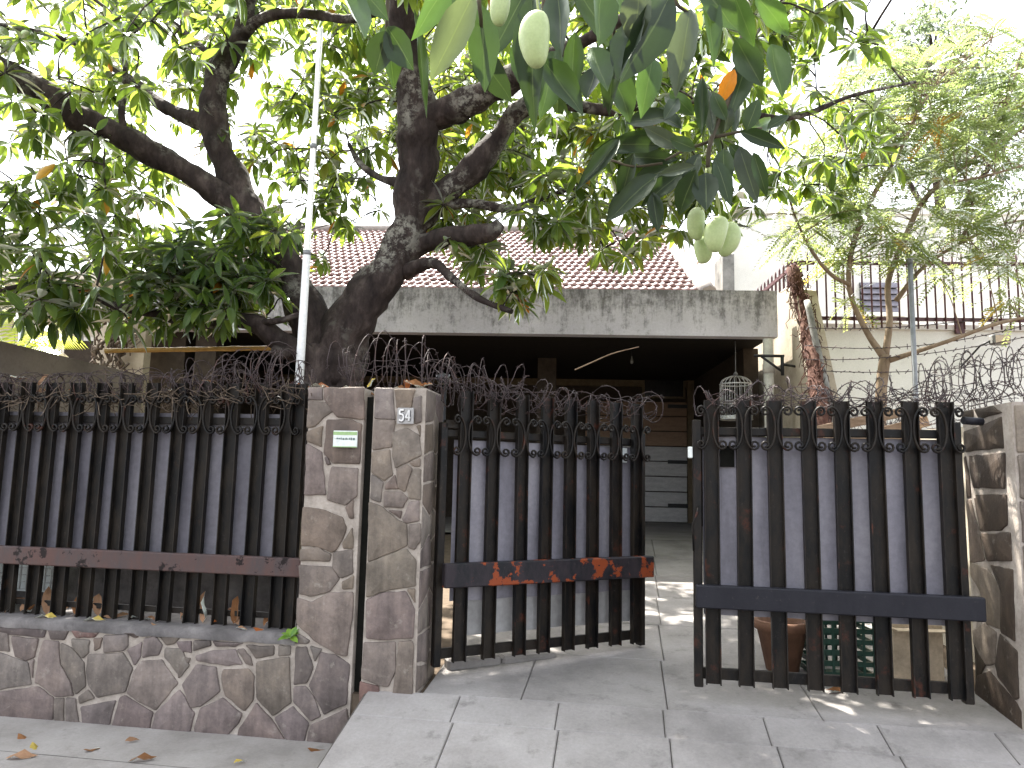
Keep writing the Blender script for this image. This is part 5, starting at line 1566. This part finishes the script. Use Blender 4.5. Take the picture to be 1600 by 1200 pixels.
for (u, v, ru, rv, Y0, Y1, n, tm) in FREG:
    for _ in range(int(n*(.95 if v < 320 else .68))):
        a = random.uniform(0, 6.28); r = math.sqrt(random.random())
        p = WY(u+ru*r*math.cos(a), v+rv*r*math.sin(a), random.uniform(Y0, Y1))
        j = int(np.argmin(np.sum((fn-np.array(p))**2, axis=1))); s = Vector(fn[j])
        md = s.lerp(p, .5)+Vector((0, 0, .12*(p-s).length))
        fr.tube(crom([tuple(s), tuple(md), tuple(p)], 3), [.007, .006, .005, .0045, .004, .0035, .003], 4, False)
        for f in range(random.randint(3, 5)):        # fronds at the twig tip
            an = random.uniform(0, 6.28); L_ = random.uniform(.2, .36)
            d = Vector((math.cos(an), math.sin(an), random.uniform(-.9, .7))).normalized()
            tt = tm+random.gauss(0, .1)
            side = d.cross(Vector((random.gauss(0, .5), random.gauss(0, .5), 1))).normalized()
            for i in range(13):
                q = (i+1)/13
                pos = p+d*(L_*q)+Vector((0, 0, -.3*L_*q*q))
                l = .050*(1-.5*abs(q-.45))
                for sg in (-1, 1):
                    ld = (side*sg+d*.45+Vector((0, 0, random.uniform(-.35, .1)))).normalized()
                    wv = d*(.0115)
                    fp += [pos, pos+ld*l*.5+wv, pos+ld*l, pos+ld*l*.5-wv]
                    ft_ += [min(1, max(.02, tt))]*4
part('twigs', fr, 'bark_pale', ft, kind='stuff')
fp = np.array([tuple(x) for x in fp]); raw_mesh('foliage', fp, np.arange(len(fp)).reshape(-1, 4), np.array(ft_), 'feather', ft)

# ------------------------------------------------------------------ darker leafy trees further back
def far_tree(label, base_uY, trunk, regs, mt, lsz, tm):
    t = thing('leafy_tree', label, 'tree', WY(*base_uY))
    lastC = None; nds = []
    for nm, pts in trunk:
        C = limb_px(pts, 5); mb = MB(); mb.tube([c[:3] for c in C], [max(.01, c[3]) for c in C], 8, True, True, .1); part(nm, mb, 'bark', t); nds += [c[:3] for c in C]
    nds = np.array(nds)
    B, D, Nn, Ln, Wd, Ti = [], [], [], [], [], []
    tw = MB()
    for (u, v, ru, rv, Y0, Y1, n) in regs:
        for _ in range(n):
            a = random.uniform(0, 6.28); r = math.sqrt(random.random())
            p = WY(u+ru*r*math.cos(a), v+rv*r*math.sin(a), random.uniform(Y0, Y1))
            j = int(np.argmin(np.sum((nds-np.array(p))**2, axis=1))); s = Vector(nds[j])
            tw.tube([tuple(s), tuple(s.lerp(p, .5)+Vector((0, 0, .08*(p-s).length))), tuple(p)], [.016, .011, .006], 4, False)
            t0 = tm+random.gauss(0, .1)
            for i in range(random.randint(16, 26)):
                d = Vector((random.gauss(0, 1), random.gauss(0, 1), random.gauss(-.2, .7))).normalized()
                up = Vector((random.gauss(0, .5), random.gauss(0, .5), 1)); nn = up-d*up.dot(d)
                o = Vector((random.gauss(0, .16), random.gauss(0, .16), random.gauss(0, .12)))
                L_ = lsz*random.uniform(.7, 1.2)
                B.append(tuple(p+o)); D.append(tuple(d)); Nn.append(tuple(nn.normalized())); Ln.append(L_); Wd.append(L_*.38); Ti.append(min(.88, max(.02, t0+random.gauss(0, .08))))
    part('twigs', tw, 'bark', t, kind='stuff')
    bulk_leaves('foliage', *map(np.array, (B, D, Nn, Ln, Wd, Ti)), mt, t)
far_tree('tall dark leafy tree rising behind the neighbouring house at right', (1500, 900, 22),
         [('trunk', [(1500, 900, 22, 26), (1490, 500, 22, 22), (1470, 330, 22, 16), (1455, 200, 22, 10), (1460, 90, 22, 6)]), ('limb', [(1478, 380, 22, 10), (1400, 250, 22, 8), (1370, 170, 22, 5)]), ('limb', [(1478, 360, 22, 10), (1560, 240, 22, 8), (1590, 190, 22, 5)])],
         [(1465, 70, 80, 70, 20.5, 23, 90), (1480, 170, 95, 90, 20.5, 23.5, 130), (1400, 230, 90, 70, 20.5, 23, 60), (1575, 220, 70, 90, 20.5, 23, 60), (1380, 140, 70, 60, 21, 23, 36), (1540, 330, 80, 50, 21, 23, 30), (1590, 140, 60, 80, 21, 23, 30), (1320, 190, 60, 60, 21, 23, 22), (1290, 270, 60, 60, 21, 23, 18)], 'farleaf', .20, .42)

# ------------------------------------------------------------------ palm at far left
pm = thing('palm', 'bright yellow green palm fronds behind the far left wall', 'palm', WY(20, 640, 8.4))
fp, tt_ = [], []; fr = MB()
fr.tube([tuple(WY(20, 660, 8.4)), tuple(WY(22, 580, 8.4))], [.05, .035], 7)
for (u0, v0, u1, v1) in ((22, 570, 90, 505), (22, 570, -40, 500), (22, 570, 70, 530), (22, 570, 20, 485), (22, 570, 95, 548), (22, 570, -20, 530), (22, 570, 50, 500), (22, 570, 110, 520)):
    a = WY(u0, v0, 8.4); b = WY(u1, v1, 8.4+random.uniform(-.4, .4)); md = a.lerp(b, .5)+Vector((0, 0, .14))
    C = crom([tuple(a), tuple(md), tuple(b)], 10); fr.tube(C, .008, 5)
    for i in range(3, len(C)):
        p = Vector(C[i]); d = (Vector(C[i])-Vector(C[i-1])).normalized(); sd_ = d.cross(Vector((0, 0, 1))).normalized()
        for sg in (-1, 1):
            ld = (sd_*sg*.8+d*.5+Vector((0, -.3, -.5))).normalized(); L_ = .24
            fp += [p, p+ld*L_*.4+d*.016, p+ld*L_+Vector((0, 0, -.05)), p+ld*L_*.4-d*.016]; tt_ += [random.uniform(.5, .85)]*4
part('stems', fr, 'stalk', pm)
fp = np.array([tuple(x) for x in fp]); raw_mesh('fronds', fp, np.arange(len(fp)).reshape(-1, 4), np.array(tt_), 'palm', pm)

# ================================================================== BARBED WIRE
def coil(label, path, radius, turns, jit=.25, stretch=1.0, seed=1, barbs=True, strands=0):
    rnd = random.Random(seed)
    P = [Vector(p) for p in path]
    cum = [0]
    for a, b in zip(P[:-1], P[1:]): cum.append(cum[-1]+(b-a).length)
    L_ = cum[-1]
    def at(s):
        s = max(0, min(L_, s))
        for i in range(len(P)-1):
            if s <= cum[i+1]: return P[i].lerp(P[i+1], (s-cum[i])/(cum[i+1]-cum[i])), (P[i+1]-P[i]).normalized()
        return P[-1], (P[-1]-P[-2]).normalized()
    root = thing('barbed_wire', label, 'barbed wire', P[0])
    mb = MB(); bb = MB()
    allp = []
    for ps in range(2):
        tn = turns*(1.0, .8)[ps]; rr_ = radius*(1.0, .82)[ps]; sd0 = seed+ps*3.7; jt = jit*(1.0, 1.5)[ps]
        n = int(tn*20); pts = []
        for i in range(n+1):
            t = i/n
            a = 2*math.pi*tn*t*(1, -1)[ps]+ps
            s = t*L_+rr_*jt*(math.sin(a*.37+sd0)+.6*noise.noise(Vector((t*tn*.9, sd0, 5))))
            c, d = at(s)
            sd = d.cross(Vector((0, 0, 1))).normalized()
            k = rr_*(1+jt*noise.noise(Vector((t*tn*.6, sd0, 0)))*1.7)
            w = .5*noise.noise(Vector((t*tn*.5, sd0, 9)))
            p = c+sd*math.cos(a)*k*.75+Vector((0, 0, 1))*math.sin(a+w)*k*stretch+d*rr_*jt*.5*math.sin(a*.53+sd0*2)
            p += Vector((rnd.gauss(0, .0018), rnd.gauss(0, .0018), rnd.gauss(0, .0018)))
            pts.append(p)
        mb.tube([tuple(p) for p in pts], .0026, 4)
        allp += pts
    pts = allp
    for k in range(strands):
        off = rnd.uniform(-.6, .4)*radius
        q = []
        for i in range(14):
            c, d = at(L_*i/13); q.append(c+Vector((rnd.gauss(0, .01), rnd.gauss(0, .03), off+rnd.gauss(0, .02))))
        mb.tube(crom([tuple(x) for x in q], 3), .0022, 4); pts += q
    for p in pts[::3]:
        d = Vector((rnd.gauss(0, 1), rnd.gauss(0, 1), rnd.gauss(0, 1))).normalized()*.014
        e = Vector((rnd.gauss(0, 1), rnd.gauss(0, 1), rnd.gauss(0, 1))).normalized()*.014
        bb.tube([tuple(p-d), tuple(p+d)], .0017, 3, False); bb.tube([tuple(p-e), tuple(p+e)], .0017, 3, False)
    part('wire_coil', mb, 'wire', root)
    part('barbs', bb, 'wire', root, kind='stuff')
    return root
def fpath(lst, n): return [F2W(*(lambda q: (q.x, q.y, q.z))(FP(u, v, n))) for u, v in lst]
coil('tangled barbed wire coil along the top of the left fence', fpath([(-40, 605), (60, 606), (160, 600), (260, 598), (340, 606)], .16), .12, 30, .6, .6, 2, strands=4)
coil('denser barbed wire tangle on the fence beside the white pole', fpath([(310, 598), (380, 588), (430, 585), (480, 600)], .18), .16, 20, .7, .8, 3, strands=3)
coil('large barbed wire loops above the two stone pillars', fpath([(530, 578), (600, 570), (640, 575), (690, 590), (720, 600)], .25), .17, 11, .4, .95, 5, strands=3)
coil('barbed wire hanging between the pillars and the left gate leaf', fpath([(670, 585), (720, 590), (770, 600), (820, 600)], .32), .13, 8, .6, .8, 6, strands=3)
g1p = [G1.back(x, .03, zt1+dz) for x, dz in ((G1.at(730, 700)[0], -.03), (G1.at(850, 700)[0], -.01), (G1.at(950, 700)[0], -.02), (G1.at(1025, 700)[0], -.01))]
coil('barbed wire coil along the top of the left gate leaf', g1p, .14, 20, .7, .55, 8, strands=3)
g2p = [G2.back(x, .03, zt2+dz) for x, dz in ((G2.at(1105, 700)[0], .0), (G2.at(1200, 700)[0], .03), (G2.at(1350, 700)[0], .04), (G2.at(1480, 700)[0], .05))]
coil('barbed wire tangle along the top of the right gate leaf', g2p, .11, 20, .8, .5, 9, strands=5)
coil('barbed wire coil on the right gate pillar', fpath([(1440, 610), (1500, 590), (1560, 582), (1660, 575)], .3), .15, 13, .25, .9, 12, strands=3)
sw_p = [Vector((XR+.1, y, z)) for y, z in ((7.2, 2.0), (6.2, 1.98), (5.2, 1.96), (4.5, 1.96))]
coil('barbed wire tangle on the low side wall behind the right gate', sw_p, .13, 26, .6, .8, 15, strands=5)
mb = MB(); lr = random.Random(5)
for i in range(420):
    s_ = lr.uniform(-3.6, -1.35); z_ = 1.80+abs(lr.gauss(0, .055))+(.05 if s_ > -2.2 else 0)*lr.random()
    q = [Vector((s_, .14+lr.gauss(0, .06), z_))]
    d = Vector((lr.gauss(0, 1), lr.gauss(0, .7), lr.gauss(0, .55))).normalized()
    for k in range(3):
        q.append(q[-1]+d*lr.uniform(.02, .06)+Vector((0, 0, lr.gauss(0, .012))))
    mb.tube([tuple(x) for x in q], [.0028, .0026, .0022, .0014], 4, False)
mb.v = [tuple(M_f @ Vector(p)) for p in mb.v]
solo('dry_twig_litter', mb, 'creeper_grey', 'brown litter of dry twigs caught along the top of the left fence', 'litter', kind='stuff')
# straight strands between creeper and post
for k, (v0, v1) in enumerate(((512, 505), (540, 527), (562, 545), (578, 580))):
    a = WY(1262, v0, 7.5); b = WY(1600, v1-18, 7.0)
    st = thing('barbed_wire_strand', ('topmost', 'second from top', 'second lowest', 'lowest')[k]+' of four barbed wire strands across the white wall', 'barbed wire', a, 0, 'barbed wire strands before the white wall')
    q = [a.lerp(b, t)+Vector((0, 0, -.25*(t*(1-t)) if k != 1 else -.4*t*(1-t))) for t in np.linspace(0, 1, 24)]
    mb = MB(); mb.tube([tuple(p) for p in q], .005, 4, False)
    for p in q:
        d = Vector((random.gauss(0, 1), 0, random.gauss(0, 1))).normalized()*.028; mb.tube([tuple(p-d), tuple(p+d)], .0045, 3, False)
    part('wire', mb, 'wire', st)

# ================================================================== SMALL THINGS
# bird cage
cg = WY(1150, 622, 8.7)
cage = thing('bird_cage', 'white domed bird cage hanging at the carport right side', 'bird cage', (cg.x, cg.y, cg.z-.25))
R_ = .18; z0 = cg.z-.25; z1 = cg.z+.16
mb = MB()
for i in range(20):
    an = 2*math.pi*i/20
    q = [(cg.x+R_*math.cos(an), cg.y+R_*math.sin(an), z0), (cg.x+R_*math.cos(an), cg.y+R_*math.sin(an), z1)]
    for k in range(1, 5):
        e = rad(22.5*k); q.append((cg.x+R_*math.cos(e)*math.cos(an), cg.y+R_*math.cos(e)*math.sin(an), z1+.1*math.sin(e)))
    mb.tube(q, .0045, 4)
part('wire_bars', mb, 'cage', cage, kind='stuff')
mb = MB()
for z in (z0, z0+.2, z1): mb.tube([(cg.x+R_*math.cos(a), cg.y+R_*math.sin(a), z) for a in np.linspace(0, 2*math.pi, 25)], .009, 5)
part('hoop', mb, 'cage', cage)
mb = MB(); mb.lathe([(0, 0), (R_, 0), (R_, .04), (0, .04)], (cg.x, cg.y, z0), 20); part('tray', mb, 'cage', cage)
mb = MB(); mb.tube([(cg.x, cg.y, z1+.1), (cg.x, cg.y, 3.06)], .006, 5); mb.lathe([(0.012, 0), (.03, .02), (.012, .05)], (cg.x, cg.y, z1+.1), 10); part('hook', mb, 'grey_steel', cage)
# pale stick above the gate
mb = MB(); mb.tube(crom([tuple(WY(898, 578, 5.0)), tuple(WY(925, 566, 5.0)), tuple(WY(958, 552, 5.02)), tuple(WY(998, 542, 5.05))], 4), [.0045]*6+[.004]*4+[.003]*3, 6)
solo('dry_stick', mb, 'wood', 'thin pale dry stick caught in the wire above the left gate', 'stick')
# camera dome behind the pillar wire
dm = WY(692, 590, 5.0)
cm = thing('dome_lamp', 'small dark shiny dome lamp beside the gate pillar wire', 'lamp', dm)
mb = MB(); mb.lathe([(0, -.05), (.035, -.04), (.05, -.01), (.05, .02), (.0, .03)], tuple(dm), 14); part('dome', mb, 'window_dark', cm)
mb = MB(); mb.tube([tuple(dm+Vector((0, 0, .02))), tuple(dm+Vector((0, .1, .03))), tuple(dm+Vector((0, .1, -1.9)))], .016, 6); part('stand', mb, 'black', cm)
# things behind the right gate
p = WZ(1222, 1030, .40)
pot = thing('clay_pot', 'terracotta pot standing behind the right gate bars', 'pot', (p.x, p.y, zyard(p.y-3.9)))
mb = MB(); mb.lathe([(.0, 0), (.09, 0), (.14, .24), (.155, .24), (.155, .29), (.13, .29), (.12, .25), (0, .25)], (p.x, p.y, zyard(p.y-3.9)), 18); part('body', mb, 'clay', pot)
mb = MB()
for i in range(12):
    a = random.uniform(0, 6.28); q = [Vector((p.x, p.y, .6))]
    for k in range(4): q.append(q[-1]+Vector((math.cos(a)*.03, math.sin(a)*.03, .06)))
    mb.tube([tuple(x) for x in q], .004, 4)
part('dry_stems', mb, 'twig', pot)
p = WZ(1305, 1040, .38); zc = zyard(p.y-3.9)
cr = thing('plastic_crate', 'green plastic crate behind the right gate bars', 'crate', (p.x, p.y, zc))
mb = MB()
for i in range(6):
    z = zc+.03+i*.06
    for a, b in (((-.17, -.13), (.17, -.12)), ((-.17, .12), (.17, .13)), ((-.17, -.13), (-.16, .13)), ((.16, -.13), (.17, .13))):
        mb.box((p.x+a[0], p.y+a[1], z-.014), (p.x+b[0], p.y+b[1], z+.014))
part('slats', mb, 'crate', cr)
mb = MB()
for i in range(7):
    for yy in (-.134, .131):
        x = p.x-.17+i*.34/6; mb.box((x-.008, p.y+yy, zc), (x+.008, p.y+yy+.003, zc+.36))
part('uprights', mb, 'crate', cr, kind='stuff')
mb = MB(); mb.box((p.x-.158, p.y-.118, zc+.0), (p.x+.158, p.y+.118, zc+.012)); part('base', mb, 'crate', cr)
p = WZ(1420, 1050, .37); zc = zyard(p.y-3.9)
bx = thing('cardboard_box', 'cream cardboard box behind the right gate bars', 'box', (p.x, p.y, zc))
mb = MB(); mb.bevbox((p.x-.13, p.y-.1, zc), (p.x+.15, p.y+.15, zc+.33), .006); part('carton', mb, 'boxcream', bx)
mb = MB(); mb.box((p.x-.135, p.y-.19, zc+.30), (p.x+.15, p.y-.103, zc+.306)); part('flap', mb, 'boxcream', bx)
for i, (a, b, w) in enumerate(((WY(1275, 700, 5.9), WY(1450, 655, 5.6), .05), (WY(1270, 672, 6.0), WY(1420, 640, 5.8), .045), (WY(1330, 690, 5.7), WY(1470, 690, 5.4), .06))):
    d = b-a; x = d.normalized(); y = Vector((0, 1, 0)); z = x.cross(y).normalized(); y = z.cross(x)
    mt = Matrix((x, y, z)).transposed().to_4x4(); mt.translation = a
    mb = MB(); mb.bevbox((0, -.02, -w), (d.length, .02, w*.6), .004); mb.v = [tuple(mt @ Vector(q)) for q in mb.v]
    solo('timber_plank', mb, 'wood', ('long sloping', 'highest', 'lowest level')[i]+' old timber plank behind the top of the right gate', 'plank', 'old planks behind the right gate')
for a, lab in ((WY(1300, 700, 5.95), 'left'), (WY(1440, 700, 5.6), 'right')):
    mb = MB(); mb.box((a.x-.03, a.y+.05, .4), (a.x+.03, a.y+.1, a.z+.15)); solo('timber_post', mb, 'wood', lab+' hand short timber post propping the planks behind the right gate', 'post', 'timber posts behind the right gate')
# weed by the pillar
wd = FP(456, 992, .0)
weed = fthing('weed', 'small bright green weed growing at the pillar foot on the ledge', 'weed', (wd.x, -.01, .53))
P_, T_ = [], []
wb = F2W(wd.x, -.012, .53)
B, D, Nn, Ln, Wd, Ti = [], [], [], [], [], []
for i in range(13):
    an = random.uniform(0, 6.28); d = Vector((math.cos(an), math.sin(an)-.4, random.uniform(-.1, 1.1))).normalized()
    nn = Vector((0, -.5, 1)); nn = nn-d*nn.dot(d)
    B.append((wd.x, -.015, .535)); D.append(tuple(d)); Nn.append(tuple(nn.normalized())); Ln.append(random.uniform(.045, .085)); Wd.append(.034); Ti.append(random.uniform(.4, .8))
bulk_leaves('leaves', *map(np.array, (B, D, Nn, Ln, Wd, Ti)), 'weed', weed)

# fallen leaves
DRY = [leaf_mesh('fallen_leaf', 'dry', c, f, w, s) for c, f, w, s in ((.30, .5, .05, 0), (-.25, .7, .07, 2), (.12, .3, .08, 4), (.4, -.5, .06, 1))]
CB, CP, CY, CO = (0.21, 0.10, 0.045), (0.34, 0.20, 0.12), (0.45, 0.34, 0.08), (0.27, 0.085, 0.025)
def fallen(lst, where, cat_group, plane, nrm=Vector((0, 0, 1)), order='from the left'):
    lst = sorted(lst, key=lambda q: q[0])
    for i, (u, v, ang, L_, col, lift) in enumerate(lst):
        p = plane(u, v)
        d = Vector((math.cos(rad(ang)), math.sin(rad(ang))*(1-abs(lift)*.6), lift)).normalized()
        nr = (nrm+Vector((random.gauss(0, .25), random.gauss(-.15, .25), 0))).normalized()
        vv_ = random.uniform(.8, 1.2)
        shade = {CB: 'brown', CP: 'pale tan', CY: 'yellow', CO: 'rusty orange'}[col]
        o = place_leaf(random.choice(DRY), p+Vector((0, 0, .006+max(0, -lift)*L_))-d*L_*.5*0, p+Vector((0, 0, .006+max(0, -lift)*L_))+d*L_, L_*random.uniform(.28, .4), nr, None, [c*vv_ for c in col], 'fallen_leaf')
        o['label'] = f'{shade} fallen leaf {where}, {ORD[i]} {order}'
        o['category'] = 'leaf'; o['group'] = cat_group
def led(n): return lambda u, v: F2W(*(lambda q: (q.x, n, .552))(FP(u, v, n)))
fallen([(6, 950, 60, .17, CB, .5), (34, 950, 80, .15, CP, .6), (38, 950, 20, .11, CB, .2), (74, 950, 110, .19, CP, .8), (80, 950, 60, .14, CB, .4), (113, 950, 70, .17, CP, .6), (119, 950, 100, .17, CB, .8), (155, 950, 110, .15, CP, .6), (163, 950, 40, .13, CP, .4), (200, 950, 20, .10, CB, .15),
        (243, 950, 150, .10, CB, .15), (286, 950, 85, .17, CP, .9), (322, 950, 95, .18, CP, .9), (332, 950, 70, .16, CO, .7), (368, 950, 95, .16, CB, .8), (374, 950, 120, .13, CP, .5), (414, 950, 80, .14, CB, .5)], 'heaped among the fence bars', 'fallen leaves along the fence ledge', led(.10))
fallen([(55, 962, 15, .14, CY, .0), (130, 975, 12, .13, CY, .02), (395, 994, 15, .17, CO, .05), (235, 982, 0, .05, CP, 0), (368, 986, 5, .08, CP, 0)], 'on the ledge before the bars', 'fallen leaves along the fence ledge', led(.02))
gz = lambda u, v: WZ(u, v, .006)
fallen([(28, 1150, -20, .16, CB, .05), (50, 1163, -40, .14, CY, .1), (8, 1185, 20, .14, CP, .05), (130, 1175, 70, .10, CB, .15), (200, 1190, 25, .13, CB, .1), (365, 1195, 60, .07, CY, .1), (480, 1172, 20, .11, CB, .1), (195, 1160, 40, .07, CP, .1)], 'on the concrete sidewalk', 'fallen leaves on the sidewalk', gz)
dz_ = lambda u, v: WZ(u, v, .275)
fallen([(1188, 1079, 10, .09, CO, .1), (1218, 1090, -10, .11, CB, .05), (1275, 1092, 5, .16, CB, .05), (1405, 1098, 0, .16, CB, .03)], 'on the paving under the right gate', 'fallen leaves at the gate foot', dz_)
tp = lambda u, v: F2W(FP(u, 600, .1).x, .1, 1.912)
fallen([(475, 600, 30, .2, CO, .15), (500, 600, 80, .09, CP, .3), (530, 600, 20, .12, CP, .05), (555, 600, 0, .12, CB, .05), (575, 600, 60, .08, CY, .6), (610, 600, 10, .12, CB, .05), (637, 600, 100, .13, CO, .5), (650, 600, 0, .1, CB, .05), (665, 600, 160, .14, CB, .1)], 'lying on top of the stone pillars', 'fallen leaves on the pillar tops', tp)
wr = lambda u, v: F2W(*(lambda q: (q.x, q.y, q.z))(FP(u, v, .13)))
fallen([(45, 620, 40, .13, CP, .5), (60, 605, 80, .1, CP, .6), (105, 610, 15, .11, CO, .1), (175, 618, 5, .12, CP, .05), (230, 616, 5, .1, CP, .05), (265, 614, 110, .08, CP, .4), (276, 620, 5, .09, CY, .05), (315, 598, 0, .09, CP, .1), (350, 618, 10, .1, CB, .2), (445, 612, 30, .16, CO, .3), (15, 590, 20, .1, CB, .3)],
       'caught in the wire on the left fence', 'fallen leaves caught in the barbed wire', wr)
